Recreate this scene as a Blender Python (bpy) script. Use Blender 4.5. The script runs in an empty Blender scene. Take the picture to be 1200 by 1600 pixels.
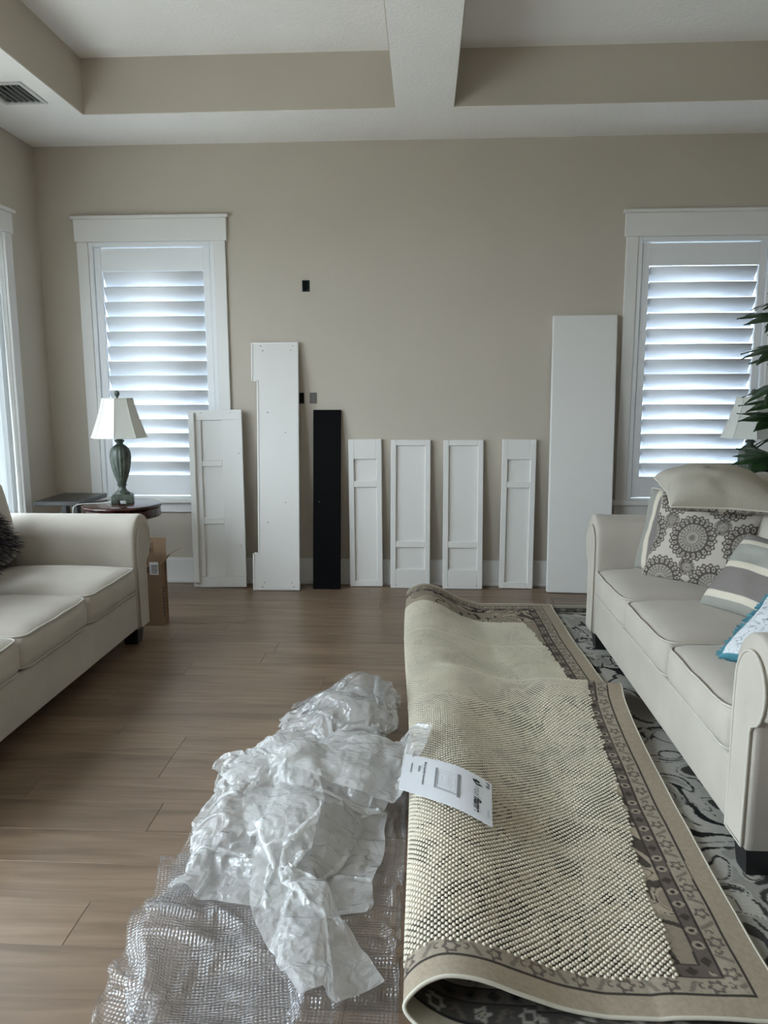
import bpy, bmesh, math, random
import numpy as np
from mathutils import Vector, Matrix
random.seed(7); np.random.seed(7)
S = bpy.context.scene
C = S.collection
PI = math.pi

# ------------------------------------------------------------------ camera
PITCH, YAW, ROLL, FPX = 0.157585, 0.052416, -0.0023717, 1182.54
fw = Vector((-math.sin(YAW)*math.cos(PITCH), math.cos(YAW)*math.cos(PITCH), -math.sin(PITCH)))
rt = Vector((math.cos(YAW), math.sin(YAW), 0)); up = rt.cross(fw)
rt2 = math.cos(ROLL)*rt + math.sin(ROLL)*up; up2 = -math.sin(ROLL)*rt + math.cos(ROLL)*up
cam = bpy.data.objects.new('camera', bpy.data.cameras.new('camera')); C.objects.link(cam)
cam.data.sensor_width = 36; cam.data.lens = FPX*36/1600; cam.data.clip_start = .02; cam.data.clip_end = 200
cam.matrix_world = Matrix(((rt2.x, up2.x, -fw.x, 0), (rt2.y, up2.y, -fw.y, -5.38), (rt2.z, up2.z, -fw.z, 1.3874), (0, 0, 0, 1)))
S.camera = cam
# ------------------------------------------------------------------ sky, exposure
w = bpy.data.worlds.new('sky'); S.world = w; w.use_nodes = True
bg = w.node_tree.nodes['Background']; bg.inputs[0].default_value = (.79, .885, 1.0, 1); bg.inputs[1].default_value = 8.0
S.view_settings.view_transform = 'Standard'; S.view_settings.look = 'None'
S.view_settings.exposure = 0.76; S.view_settings.gamma = 1; S.view_settings.use_curve_mapping = False

def portal(name, loc, rot, sx, sy):
    l = bpy.data.lights.new(name, 'AREA'); l.shape = 'RECTANGLE'; l.size = sx; l.size_y = sy
    l.cycles.is_portal = True      # gives no light of its own, only samples the sky through the opening
    o = bpy.data.objects.new(name, l); C.objects.link(o); o.location = loc; o.rotation_euler = rot
# room dimensions
XL, XR, YN, ZC, ZT = -2.687, 2.672, -7.2, 3.048, 3.367
LW1 = (-2.45, -.485, .42, 2.40)      # left wall window  (y0,y1,z0,z1)
LW2 = (-5.75, -3.05, .05, 2.44)      # left wall glass door
WB1 = (-2.337, -1.449, .63, 2.416)   # back wall windows (x0,x1,z0,z1)
WB2 = (1.427, 2.315, .63, 2.408)
BOX1 = (-.846, -.793, 2.072, 2.15)   # open cable boxes in the back wall
BOX2 = (-.885, -.846, 1.306, 1.382)
portal('window_left_offscreen', (XL-.17, (LW1[0]+LW1[1])/2, 1.5), (0, -PI/2, 0), 1.8, 1.98)
portal('glass_door_left_offscreen', (XL-.17, (LW2[0]+LW2[1])/2, 1.25), (0, -PI/2, 0), 2.4, 2.7)
portal('window_back_lamp_side', (-1.893, .17, 1.52), (-PI/2, 0, 0), .9, 1.8)
portal('window_back_plant_side', (1.871, .17, 1.52), (-PI/2, 0, 0), .9, 1.8)

# ------------------------------------------------------------------ materials
M = {}
def nm(name):
    m = bpy.data.materials.new(name); m.use_nodes = True; M[name] = m
    return m, m.node_tree.nodes, m.node_tree.links, m.node_tree.nodes['Principled BSDF']
def mat(name, col, rough=.5, var=0., vscale=8., bump=0., bscale=200., coat=0., spec=.5, metal=0., detail=3., coords='Object', sheen=0.):
    m, n, l, p = nm(name)
    p.inputs['Base Color'].default_value = (*col, 1); p.inputs['Roughness'].default_value = rough
    p.inputs['Specular IOR Level'].default_value = spec; p.inputs['Metallic'].default_value = metal
    p.inputs['Coat Weight'].default_value = coat; p.inputs['Sheen Weight'].default_value = sheen
    tc = n.new('ShaderNodeTexCoord')
    if var > 0:
        t = n.new('ShaderNodeTexNoise'); t.inputs['Scale'].default_value = vscale; t.inputs['Detail'].default_value = detail
        l.new(tc.outputs[coords], t.inputs['Vector'])
        r = n.new('ShaderNodeValToRGB'); e = r.color_ramp.elements
        e[0].position = .3; e[1].position = .7
        e[0].color = (*[c*(1-var) for c in col], 1); e[1].color = (*[min(1, c*(1+var)) for c in col], 1)
        l.new(t.outputs['Fac'], r.inputs['Fac']); l.new(r.outputs['Color'], p.inputs['Base Color'])
    if bump > 0:
        t = n.new('ShaderNodeTexNoise'); t.inputs['Scale'].default_value = bscale; t.inputs['Detail'].default_value = 2
        l.new(tc.outputs[coords], t.inputs['Vector'])
        b = n.new('ShaderNodeBump'); b.inputs['Strength'].default_value = bump; b.inputs['Distance'].default_value = .004
        l.new(t.outputs['Fac'], b.inputs['Height']); l.new(b.outputs['Normal'], p.inputs['Normal'])
    return m
def attr_mat(name, rough=.85, bump=.3, bscale=500, sheen=0.):
    m, n, l, p = nm(name); p.inputs['Roughness'].default_value = rough; p.inputs['Specular IOR Level'].default_value = .25
    p.inputs['Sheen Weight'].default_value = sheen
    a = n.new('ShaderNodeAttribute'); a.attribute_name = 'Col'; l.new(a.outputs['Color'], p.inputs['Base Color'])
    tc = n.new('ShaderNodeTexCoord'); t = n.new('ShaderNodeTexNoise'); t.inputs['Scale'].default_value = bscale
    l.new(tc.outputs['Object'], t.inputs['Vector'])
    b = n.new('ShaderNodeBump'); b.inputs['Strength'].default_value = bump; b.inputs['Distance'].default_value = .003
    l.new(t.outputs['Fac'], b.inputs['Height']); l.new(b.outputs['Normal'], p.inputs['Normal'])
    return m

mat('wall_paint', (.53, .475, .40), .75, .02, 1.5, .12, 260)
mat('ceiling_paint', (.90, .865, .825), .8, .02, 2, .8, 55)
mat('trim_paint', (.78, .765, .74), .38)
mat('shutter_paint', (.82, .83, .84), .4)
mat('board_white', (.76, .745, .715), .33, .012, 3)
mat('board_edge', (.84, .83, .80), .3)
mat('board_black', (.004, .004, .0045), .6, spec=.06)
mat('box_black', (.02, .02, .02), .5)
mat('wall_box', (.045, .085, .075), .5)
mat('wall_box_grey', (.12, .11, .095), .5)
mat('black_wood', (.018, .017, .018), .32)
mat('leg_black', (.008, .008, .009), .4)
mat('cherry', (.045, .012, .009), .16, .35, 14, coat=.5)
mat('lamp_green', (.075, .09, .072), .38, .55, 22, .5, 60)
mat('brass_dark', (.05, .055, .045), .4, metal=.3)
mat('piping_cream', (.60, .56, .47), .8)
mat('piping_linen', (.52, .485, .42), .8)
mat('cord_white', (.5, .5, .47), .5)
mat('cardboard', (.26, .165, .10), .85, .08, 9, .2, 120)
mat('cardboard_edge', (.36, .25, .16), .9)
mat('label_white', (.75, .76, .78), .5)
mat('print_black', (.02, .02, .022), .6)
mat('print_grey', (.24, .24, .25), .6)
mat('print_light', (.5, .5, .52), .6)
mat('paper', (.78, .79, .83), .55, .015, 20)
mat('soil', (.03, .02, .012), .9, .3, 60)
mat('pot', (.16, .13, .11), .55, .1, 12)
mat('stem', (.06, .07, .025), .6)
mat('leaf', (.018, .045, .014), .38, .45, 9)
mat('pad_cream', (.74, .675, .545), .7, .08, 3)
mat('teal', (.06, .20, .25), .8, .35, 60)
mat('grass_ground', (.11, .115, .10), .95, .2, 1)
mat('bounce_pale', (.55, .53, .49), .9, .08, 2)
mat('vent_white', (.6, .6, .58), .45)
mat('vent_duct', (.22, .22, .22), .6)
attr_mat('rug_weave', .92, .45, 420)
attr_mat('print_fabric', .85, .3, 600)
attr_mat('fur', .6, .0)
# linen with a fine cross-weave
def linen(name, col):
    m, n, l, p = nm(name); p.inputs['Roughness'].default_value = .85; p.inputs['Specular IOR Level'].default_value = .25
    p.inputs['Sheen Weight'].default_value = .15
    tc = n.new('ShaderNodeTexCoord')
    t = n.new('ShaderNodeTexNoise'); t.inputs['Scale'].default_value = 5; t.inputs['Detail'].default_value = 6
    l.new(tc.outputs['Object'], t.inputs['Vector'])
    r = n.new('ShaderNodeValToRGB'); e = r.color_ramp.elements; e[0].position = .3; e[1].position = .72
    e[0].color = (*[c*.92 for c in col], 1); e[1].color = (*[c*1.05 for c in col], 1)
    l.new(t.outputs['Fac'], r.inputs['Fac']); l.new(r.outputs['Color'], p.inputs['Base Color'])
    h = None
    for sc in ((1.2, 1, .12), (.12, 1, 1.2)):
        mp = n.new('ShaderNodeMapping'); mp.inputs['Scale'].default_value = sc; l.new(tc.outputs['Object'], mp.inputs['Vector'])
        t = n.new('ShaderNodeTexNoise'); t.inputs['Scale'].default_value = 420; l.new(mp.outputs['Vector'], t.inputs['Vector'])
        if h is None: h = t.outputs['Fac']
        else:
            ad = n.new('ShaderNodeMath'); l.new(h, ad.inputs[0]); l.new(t.outputs['Fac'], ad.inputs[1]); h = ad.outputs[0]
    b = n.new('ShaderNodeBump'); b.inputs['Strength'].default_value = .35; b.inputs['Distance'].default_value = .002
    l.new(h, b.inputs['Height']); l.new(b.outputs['Normal'], p.inputs['Normal'])
linen('linen', (.485, .44, .38)); linen('linen_grey', (.56, .54, .50)); linen('plush_beige', (.44, .405, .34)); linen('shade_linen', (.70, .70, .64))
# wooden plank
def plank_mat(name='plank_wood'):
    m, n, l, p = nm(name); p.inputs['Roughness'].default_value = .36; p.inputs['Specular IOR Level'].default_value = .45
    tc = n.new('ShaderNodeTexCoord'); oi = n.new('ShaderNodeObjectInfo')
    cv = n.new('ShaderNodeVectorMath'); cv.operation = 'SCALE'; cv.inputs[0].default_value = (37, 91, 53); l.new(oi.outputs['Random'], cv.inputs['Scale'])
    ad = n.new('ShaderNodeVectorMath'); l.new(tc.outputs['Object'], ad.inputs[0]); l.new(cv.outputs[0], ad.inputs[1])
    mp = n.new('ShaderNodeMapping'); mp.inputs['Scale'].default_value = (1.3, 15, 1); l.new(ad.outputs[0], mp.inputs['Vector'])
    t = n.new('ShaderNodeTexNoise'); t.inputs['Scale'].default_value = 1.6; t.inputs['Detail'].default_value = 7; t.inputs['Distortion'].default_value = .9
    l.new(mp.outputs['Vector'], t.inputs['Vector'])
    r = n.new('ShaderNodeValToRGB'); e = r.color_ramp.elements; e[0].position = .28; e[1].position = .74
    e[0].color = (.148, .097, .062, 1); e[1].color = (.270, .190, .128, 1)
    k = r.color_ramp.elements.new(.5); k.color = (.213, .146, .097, 1)
    l.new(t.outputs['Fac'], r.inputs['Fac'])
    hv = n.new('ShaderNodeHueSaturation'); mr = n.new('ShaderNodeMapRange'); mr.inputs['To Min'].default_value = .86; mr.inputs['To Max'].default_value = 1.12
    l.new(oi.outputs['Random'], mr.inputs['Value']); l.new(mr.outputs[0], hv.inputs['Value']); l.new(r.outputs['Color'], hv.inputs['Color'])
    l.new(hv.outputs['Color'], p.inputs['Base Color'])
    b = n.new('ShaderNodeBump'); b.inputs['Strength'].default_value = .08; b.inputs['Distance'].default_value = .003
    l.new(t.outputs['Fac'], b.inputs['Height']); l.new(b.outputs['Normal'], p.inputs['Normal'])
plank_mat()
mat('floor_joint', (.20, .140, .095), .8)
# window glass: thin pane
def thin(name, tint, tfac, gloss_rough=.02, white=None, wfac=0., bump=None, spec=.35):
    m, n, l, p = nm(name); n.remove(p); out = n['Material Output']
    tr = n.new('ShaderNodeBsdfTransparent'); tr.inputs[0].default_value = (*tint, 1)
    cur = tr.outputs[0]
    tc = n.new('ShaderNodeTexCoord'); nrm = None
    if bump:
        kind, sc, st = bump
        if kind == 'bubble':
            t = n.new('ShaderNodeTexVoronoi'); t.inputs['Scale'].default_value = sc; t.inputs['Randomness'].default_value = .15; src = t.outputs['Distance']
        else:
            dn = n.new('ShaderNodeTexNoise'); dn.inputs['Scale'].default_value = 9; l.new(tc.outputs['Object'], dn.inputs['Vector'])
            dm = n.new('ShaderNodeVectorMath'); dm.operation = 'MULTIPLY_ADD'; dm.inputs[1].default_value = (.09, .09, .09); l.new(dn.outputs['Color'], dm.inputs[0]); l.new(tc.outputs['Object'], dm.inputs[2])
            t = n.new('ShaderNodeTexVoronoi'); t.inputs['Scale'].default_value = sc; t.inputs['Detail'].default_value = 2.5; t.inputs['Roughness'].default_value = .6; src = t.outputs['Distance']
            l.new(dm.outputs[0], t.inputs['Vector'])
        if kind == 'bubble': l.new(tc.outputs['UV' if kind == 'bubble' else 'Object'], t.inputs['Vector'])
        b = n.new('ShaderNodeBump'); b.inputs['Strength'].default_value = st; b.inputs['Distance'].default_value = .01 if kind == 'bubble' else .022; b.invert = kind == 'bubble'
        l.new(src, b.inputs['Height']); nrm = b.outputs['Normal']
    if white:
        df = n.new('ShaderNodeBsdfDiffuse'); df.inputs[0].default_value = (*white, 1)
        tl = n.new('ShaderNodeBsdfTranslucent'); tl.inputs[0].default_value = (*white, 1)
        mx = n.new('ShaderNodeMixShader'); mx.inputs[0].default_value = .4; l.new(df.outputs[0], mx.inputs[1]); l.new(tl.outputs[0], mx.inputs[2])
        m2 = n.new('ShaderNodeMixShader'); m2.inputs[0].default_value = wfac; l.new(cur, m2.inputs[1]); l.new(mx.outputs[0], m2.inputs[2]); cur = m2.outputs[0]
        if nrm: l.new(nrm, df.inputs['Normal'])
    gl = n.new('ShaderNodeBsdfGlossy'); gl.inputs['Roughness'].default_value = gloss_rough
    fr = n.new('ShaderNodeLayerWeight'); fr.inputs['Blend'].default_value = .5
    pw = n.new('ShaderNodeMath'); pw.operation = 'POWER'; pw.inputs[1].default_value = 4.5; l.new(fr.outputs['Facing'], pw.inputs[0])
    ml = n.new('ShaderNodeMath'); ml.operation = 'MULTIPLY_ADD'; ml.inputs[1].default_value = .75*min(1, spec*2); ml.inputs[2].default_value = .07*spec; ml.use_clamp = True; l.new(pw.outputs[0], ml.inputs[0])
    if nrm: l.new(nrm, gl.inputs['Normal']); l.new(nrm, fr.inputs['Normal'])
    mg = n.new('ShaderNodeMixShader'); l.new(ml.outputs[0], mg.inputs[0]); l.new(cur, mg.inputs[1]); l.new(gl.outputs[0], mg.inputs[2])
    l.new(mg.outputs[0], out.inputs['Surface'])
thin('glass', (.96, .98, .97), 1)
thin('glass_dimming', (.84, .89, .945), 1)  # tint added to dim and cool the daylight on the shutter slats
thin('sheer', (1, 1, 1), 1, .6, (.42, .43, .43), .94, spec=.02)
thin('foam_film', (.97, .97, .97), 1, .2, (.94, .935, .92), .56, ('crumple', 13, .42), spec=1.2)
thin('clear_film', (.97, .97, .97), 1, .10, (.9, .91, .91), .18, ('crumple', 14, .5), spec=1.6)
thin('bubble_film', (.96, .96, .97), 1, .16, (.9, .91, .93), .09, ('bubble', 105, .55), spec=1.7)

# ------------------------------------------------------------------ helpers
def link(name, me, m=None, parent=None, smooth=False, loc=(0, 0, 0), rot=(0, 0, 0)):
    o = bpy.data.objects.new(name, me); C.objects.link(o)
    if m and not me.materials: me.materials.append(M[m])
    if parent: o.parent = parent
    o.location = loc; o.rotation_euler = rot
    if smooth: me.polygons.foreach_set('use_smooth', [True]*len(me.polygons))
    return o
def empty(name, loc=(0, 0, 0), rot=(0, 0, 0), parent=None):
    o = bpy.data.objects.new(name, None); C.objects.link(o); o.location = loc; o.rotation_euler = rot; o.empty_display_size = .1
    if parent: o.parent = parent
    return o
def tag(o, label, cat, group=None):
    o['label'] = label; o['category'] = cat
    if group: o['group'] = group
    return o
def struct(o, label=None):
    o['kind'] = 'structure'
    if label: o['label'] = label
    return o
def bm_box(bm, a, b):
    x0, y0, z0 = a; x1, y1, z1 = b
    v = [bm.verts.new(p) for p in ((x0,y0,z0),(x1,y0,z0),(x1,y1,z0),(x0,y1,z0),(x0,y0,z1),(x1,y0,z1),(x1,y1,z1),(x0,y1,z1))]
    for f in ((0,3,2,1),(4,5,6,7),(0,1,5,4),(1,2,6,5),(2,3,7,6),(3,0,4,7)): bm.faces.new([v[i] for i in f])
def done(name, bm, m, parent=None, smooth=False, loc=(0, 0, 0), rot=(0, 0, 0)):
    me = bpy.data.meshes.new(name); bm.normal_update(); bm.to_mesh(me); bm.free()
    return link(name, me, m, parent, smooth, loc, rot)
def boxes(name, lst, m, parent=None, bev=0., loc=(0, 0, 0), rot=(0, 0, 0), seg=1):
    bm = bmesh.new()
    for a, b in lst: bm_box(bm, a, b)
    if bev: bmesh.ops.bevel(bm, geom=bm.edges[:], offset=bev, segments=seg, affect='EDGES', profile=.5)
    return done(name, bm, m, parent, False, loc, rot)
def box(name, a, b, m, parent=None, bev=0., loc=(0, 0, 0), rot=(0, 0, 0), seg=1):
    return boxes(name, [(a, b)], m, parent, bev, loc, rot, seg)
def mesh(name, V, F, m, parent=None, smooth=False, loc=(0, 0, 0), rot=(0, 0, 0)):
    me = bpy.data.meshes.new(name); me.from_pydata([tuple(v) for v in V], [], F); me.update()
    return link(name, me, m, parent, smooth, loc, rot)
def grid_faces(nu, nv, cu=False, cv=False):
    F = []
    for i in range(nu if cu else nu-1):
        for j in range(nv if cv else nv-1):
            a = i*nv+j; b = ((i+1) % nu)*nv+j; c = ((i+1) % nu)*nv+(j+1) % nv; d = i*nv+(j+1) % nv
            F.append((a, b, c, d))
    return F
def np_grid(name, P, m, parent=None, col=None, smooth=True, flip=False):
    """P (nu,nv,3) -> grid mesh; col (nu,nv,3) -> colour attribute; uv = grid position in metres"""
    nu, nv = P.shape[:2]
    me = bpy.data.meshes.new(name)
    i, j = np.meshgrid(np.arange(nu-1), np.arange(nv-1), indexing='ij')
    a = (i*nv+j).ravel(); q = np.stack([a, a+nv, a+nv+1, a+1], 1)
    if flip: q = q[:, ::-1]
    me.vertices.add(nu*nv); me.vertices.foreach_set('co', P.reshape(-1).astype(np.float32))
    me.loops.add(q.size); me.loops.foreach_set('vertex_index', q.reshape(-1).astype(np.int32))
    me.polygons.add(len(q)); me.polygons.foreach_set('loop_start', np.arange(0, q.size, 4, dtype=np.int32))
    me.update(calc_edges=True)
    if col is not None:
        ca = me.color_attributes.new('Col', 'FLOAT_COLOR', 'POINT')
        ca.data.foreach_set('color', np.concatenate([col.reshape(-1, 3), np.ones((nu*nv, 1))], 1).reshape(-1).astype(np.float32))
    return link(name, me, m, parent, smooth)
def lathe(name, prof, m, parent=None, n=28, mod=None, loc=(0, 0, 0), smooth=True, flat_rot=0.):
    V = []
    for r, z in prof:
        for k in range(n):
            a = 2*PI*k/n+flat_rot; rr = r*(mod(a, z) if mod else 1); V.append((rr*math.cos(a), rr*math.sin(a), z))
    F = []
    for i in range(len(prof)-1):
        for k in range(n):
            F.append((i*n+k, i*n+(k+1) % n, (i+1)*n+(k+1) % n, (i+1)*n+k))
    F.append(tuple(reversed(range(n)))); F.append(tuple((len(prof)-1)*n+k for k in range(n)))
    return mesh(name, V, F, m, parent, smooth, loc)
def tube_vf(pts, r, n=6, closed=False):
    pts = [Vector(p) for p in pts]; V = []; N = len(pts); ref = None
    for i, p in enumerate(pts):
        if closed: t = pts[(i+1) % N]-pts[i-1]
        else: t = pts[min(i+1, N-1)]-pts[max(i-1, 0)]
        t.normalize()
        if ref is None: ref = t.orthogonal().normalized()
        ref = (ref-t*ref.dot(t)).normalized(); b = t.cross(ref)
        rr = float(r[i] if isinstance(r, (list, tuple)) else r)
        for k in range(n):
            a = 2*PI*k/n; V.append(p+rr*(math.cos(a)*ref+math.sin(a)*b))
    F = grid_faces(N, n, closed, True)
    if not closed: F += [tuple(reversed(range(n))), tuple((N-1)*n+k for k in range(n))]
    return V, F
def tube(name, pts, r, m, parent=None, n=6, closed=False):
    V, F = tube_vf(pts, r, n, closed); return mesh(name, V, F, m, parent, True)
def rbox(name, a, b, r, m, parent=None, n=9, crown=0., bulge=0., loc=(0, 0, 0), rot=(0, 0, 0)):
    """soft rounded box (cushion) between corners a and b"""
    bm = bmesh.new(); bmesh.ops.create_cube(bm, size=2)
    bmesh.ops.subdivide_edges(bm, edges=bm.edges[:], cuts=n, use_grid_fill=True)
    h = [(b[i]-a[i])/2 for i in range(3)]; c = [(b[i]+a[i])/2 for i in range(3)]
    rr = [min(r, x*.98) for x in h]
    for v in bm.verts:
        u = v.co.copy()
        # concentrate samples toward the edges
        u = Vector([math.copysign(1-(1-abs(x))**1.5, x) for x in u])
        p = Vector([u[i]*h[i] for i in range(3)])
        inn = Vector([max(-(h[i]-rr[i]), min(h[i]-rr[i], p[i])) for i in range(3)])
        d = p-inn
        e = Vector([d[i]/rr[i] for i in range(3)])
        if e.length > 1e-6:
            mx = max(abs(x) for x in e); e = e.normalized()*mx
            p = inn+Vector([e[i]*rr[i] for i in range(3)])
        fx = max(0, 1-(p.x/h[0])**2); fy = max(0, 1-(p.y/h[1])**2); fz = max(0, 1-(p.z/h[2])**2)
        if p.z > 0: p.z += crown*(fx*fy)**.5*(p.z/h[2])
        p.x += bulge*fy*fz*(p.x/h[0]); p.y += bulge*.5*fx*fz*(p.y/h[1])
        v.co = p+Vector(c)
    return done(name, bm, m, parent, True, loc, rot)
def prism(name, pts, y0, y1, m, parent=None, bev=0., axis='y', loc=(0, 0, 0), rot=(0, 0, 0), smooth=False):
    """extrude a 2-D outline; axis y: pts are (x,z); axis x: pts are (y,z); axis z: pts are (x,y)"""
    def P(a, b, t): return {'y': (a, t, b), 'x': (t, a, b), 'z': (a, b, t)}[axis]
    bm = bmesh.new(); A = [bm.verts.new(P(a, b, y0)) for a, b in pts]; B = [bm.verts.new(P(a, b, y1)) for a, b in pts]
    bm.faces.new(A); bm.faces.new(list(reversed(B)))
    for i in range(len(pts)): bm.faces.new((A[i], B[i], B[(i+1) % len(pts)], A[(i+1) % len(pts)]))
    bmesh.ops.recalc_face_normals(bm, faces=bm.faces[:])
    if bev: bmesh.ops.bevel(bm, geom=[e for e in bm.edges if e.calc_face_angle(0) > .5], offset=bev, segments=2, affect='EDGES')
    return done(name, bm, m, parent, smooth, loc, rot)
def copy_tree(o, parent=None):
    c = o.copy(); C.objects.link(c); c.parent = parent
    for ch in list(o.children): copy_tree(ch, c)
    return c
# value noise for colour patterns
class Noise:
    def __init__(s, seed): s.t = np.random.RandomState(seed).rand(256, 256)*2-1
    def __call__(s, x, y):
        xi = np.floor(x).astype(int); yi = np.floor(y).astype(int); fx = x-xi; fy = y-yi
        fx = fx*fx*fx*(fx*(6*fx-15)+10); fy = fy*fy*fy*(fy*(6*fy-15)+10)
        g = lambda a, b: s.t[a % 256, b % 256]
        return (g(xi, yi)*(1-fx)+g(xi+1, yi)*fx)*(1-fy)+(g(xi, yi+1)*(1-fx)+g(xi+1, yi+1)*fx)*fy
NZ = [Noise(k) for k in range(8)]
def lerp(a, b, t): return np.asarray(a)[None, None, :]*(1-t[..., None])+np.asarray(b)[None, None, :]*t[..., None]
def over(c, col, mask): return c*(1-mask[..., None])+np.asarray(col)[None, None, :]*mask[..., None]

# ------------------------------------------------------------------ room shell
def wall_with_holes(name, axis, pos, thick, a0, a1, z0, z1, holes, m, label):
    """wall in plane axis=pos (thickness away from the room), span a0..a1, with rectangular holes"""
    xs = sorted({a0, a1} | {h[0] for h in holes} | {h[1] for h in holes}); zs = sorted({z0, z1} | {h[2] for h in holes} | {h[3] for h in holes})
    L = []
    for i in range(len(xs)-1):
        for j in range(len(zs)-1):
            cx, cz = (xs[i]+xs[i+1])/2, (zs[j]+zs[j+1])/2
            if any(h[0] < cx < h[1] and h[2] < cz < h[3] for h in holes): continue
            lo, hi = min(pos, pos+thick), max(pos, pos+thick)
            if axis == 'y': L.append(((xs[i], lo, zs[j]), (xs[i+1], hi, zs[j+1])))
            else: L.append(((lo, xs[i], zs[j]), (hi, xs[i+1], zs[j+1])))
    bm = bmesh.new()
    for a, b in L: bm_box(bm, a, b)
    bmesh.ops.remove_doubles(bm, verts=bm.verts[:], dist=1e-4)
    dup = {}
    for f in bm.faces[:]:
        k = tuple(sorted(v.index for v in f.verts)) if False else tuple(round(c, 3) for c in f.calc_center_median())
        dup.setdefault(k, []).append(f)
    bmesh.ops.delete(bm, geom=[f for v in dup.values() if len(v) > 1 for f in v], context='FACES')
    return struct(done(name, bm, m), label)
ZTOP = 3.6
wall_with_holes('wall_back', 'y', 0, .15, XL-.15, XR+.15, -.05, ZTOP, [WB1, WB2, BOX1, BOX2], 'wall_paint', 'greige painted back wall with two shuttered windows')
wall_with_holes('wall_left', 'x', XL, -.15, YN, 0, -.05, ZTOP, [LW1, LW2], 'wall_paint', 'greige painted left wall with a tall window')
struct(box('wall_right', (XR, YN, -.05), (XR+.15, 0, ZTOP), 'wall_paint'), 'greige painted right wall')
struct(box('wall_rear', (XL-.15, YN-.15, -.05), (XR+.15, YN, ZTOP), 'wall_paint'), 'greige painted rear wall')
struct(box('added_eave', (-4.2, .15, 2.75), (4.2, 1.65, 2.92), 'trim_paint'), 'added unseen eave shading the back windows')  # unseen overhang added to cut the skylight on the shutter slats
struct(box('bounce_slab', (-8.5, -9, -.25), (XL-.15, 1.5, -.06), 'bounce_pale'), 'added pale slab outside bouncing daylight onto the ceiling')  # unseen pale slab added to bounce daylight up to the ceiling
ground = struct(box('ground', (-30, -30, -.35), (30, 30, -.25), 'grass_ground'), 'pale ground outside the house')
# ceiling: soffit border, central beam, two recessed trays
ceil = struct(empty('ceiling', (0, 0, ZC)), 'white textured tray ceiling with a central beam')
YT0, YT1, XT0, XT1, BX0, BX1 = -.568, -6.5, -2.0745, 2.06, -.179, .166
def cpart(name, a, b, m, bev=.006):
    return box(name, (a[0], a[1], a[2]-ZC), (b[0], b[1], b[2]-ZC), m, ceil, bev)
cpart('soffit', (XL, YT0, ZC), (XR, 0, ZTOP), 'ceiling_paint', 0)
cpart('soffit', (XL, YN, ZC), (XR, YT1, ZTOP), 'ceiling_paint', 0)
VX0, VX1, VY0, VY1 = -2.419, -2.211, -1.059, -.807      # opening for the vent
boxes('soffit', [((XL, YT1, 0), (VX0, YT0, ZTOP-ZC)), ((VX1, YT1, 0), (XT0, YT0, ZTOP-ZC)), ((VX0, YT1, 0), (VX1, VY0, ZTOP-ZC)), ((VX0, VY1, 0), (VX1, YT0, ZTOP-ZC))], 'ceiling_paint', ceil)
cpart('soffit', (XT1, YT1, ZC), (XR, YT0, ZTOP), 'ceiling_paint', 0)
cpart('beam', (BX0, YT1, ZC-.001), (BX1, YT0, ZTOP), 'ceiling_paint', 0)
for x0, x1 in ((XT0, BX0), (BX1, XT1)):
    cpart('tray_panel', (x0, YT1, ZT), (x1, YT0, ZTOP), 'ceiling_paint', 0)
    cpart('tray_side', (x0+.004, YT0-.004, ZC+.004), (x1-.004, YT0+.001, ZT), 'wall_paint', 0)
    cpart('tray_side', (x0+.004, YT1-.001, ZC+.004), (x1-.004, YT1+.004, ZT), 'wall_paint', 0)
    cpart('tray_side', (x0-.001, YT1, ZC+.004), (x0+.004, YT0, ZT), 'wall_paint', 0)
    cpart('tray_side', (x1-.004, YT1, ZC+.004), (x1+.001, YT0, ZT), 'wall_paint', 0)
# floor: slab and planks
floor = struct(box('floor', (XL, YN, -.06), (XR, 0, -.0035), 'floor_joint'), 'light brown wood plank floor')
ROW = .1686; y_off = -2.518
rows = []
k = 0
y = y_off+ROW*15
while y > YN-.2:
    rows.append(y); y -= ROW
plank_cache = {}
def plank(x0, x1, y0, y1):
    L = round(x1-x0, 2); Wd = round(y1-y0, 3); key = (L, Wd)
    if key not in plank_cache:
        bm = bmesh.new(); bm_box(bm, (-L/2+.0003, -Wd/2+.0003, -.012), (L/2-.0003, Wd/2-.0003, 0))
        tp = [e for e in bm.edges if all(abs(v.co.z) < 1e-6 for v in e.verts)]
        bmesh.ops.bevel(bm, geom=tp, offset=.0013, segments=1, affect='EDGES')
        me = bpy.data.meshes.new('plank'); bm.normal_update(); bm.to_mesh(me); bm.free(); me.materials.append(M['plank_wood']); plank_cache[key] = me
    o = bpy.data.objects.new('plank', plank_cache[key]); C.objects.link(o); o.parent = floor
    o.location = ((x0+x1)/2, (y0+y1)/2, 0)
known = {-3.538: -.91, -2.694: -.965, -2.867: -1.379, -3.042: -.88, -2.35: -1.25}
rnd = random.Random(3)
for r in rows:
    y1, y0 = min(r, 0), max(r-ROW, YN)
    if y1-y0 < .02: continue
    off = rnd.uniform(0, 1.5)
    for kk, xx in known.items():
        if abs(kk-r) < .05: off = (xx-XL) % 1.5
    xs = [XL]+[x for x in [XL+off+1.5*i for i in range(-1, 5)] if XL+.12 < x < XR-.12]+[XR]
    for a, b in zip(xs[:-1], xs[1:]): plank(round(a, 2) if a > XL else XL, round(b, 2) if b < XR else XR, y0, y1)
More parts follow.
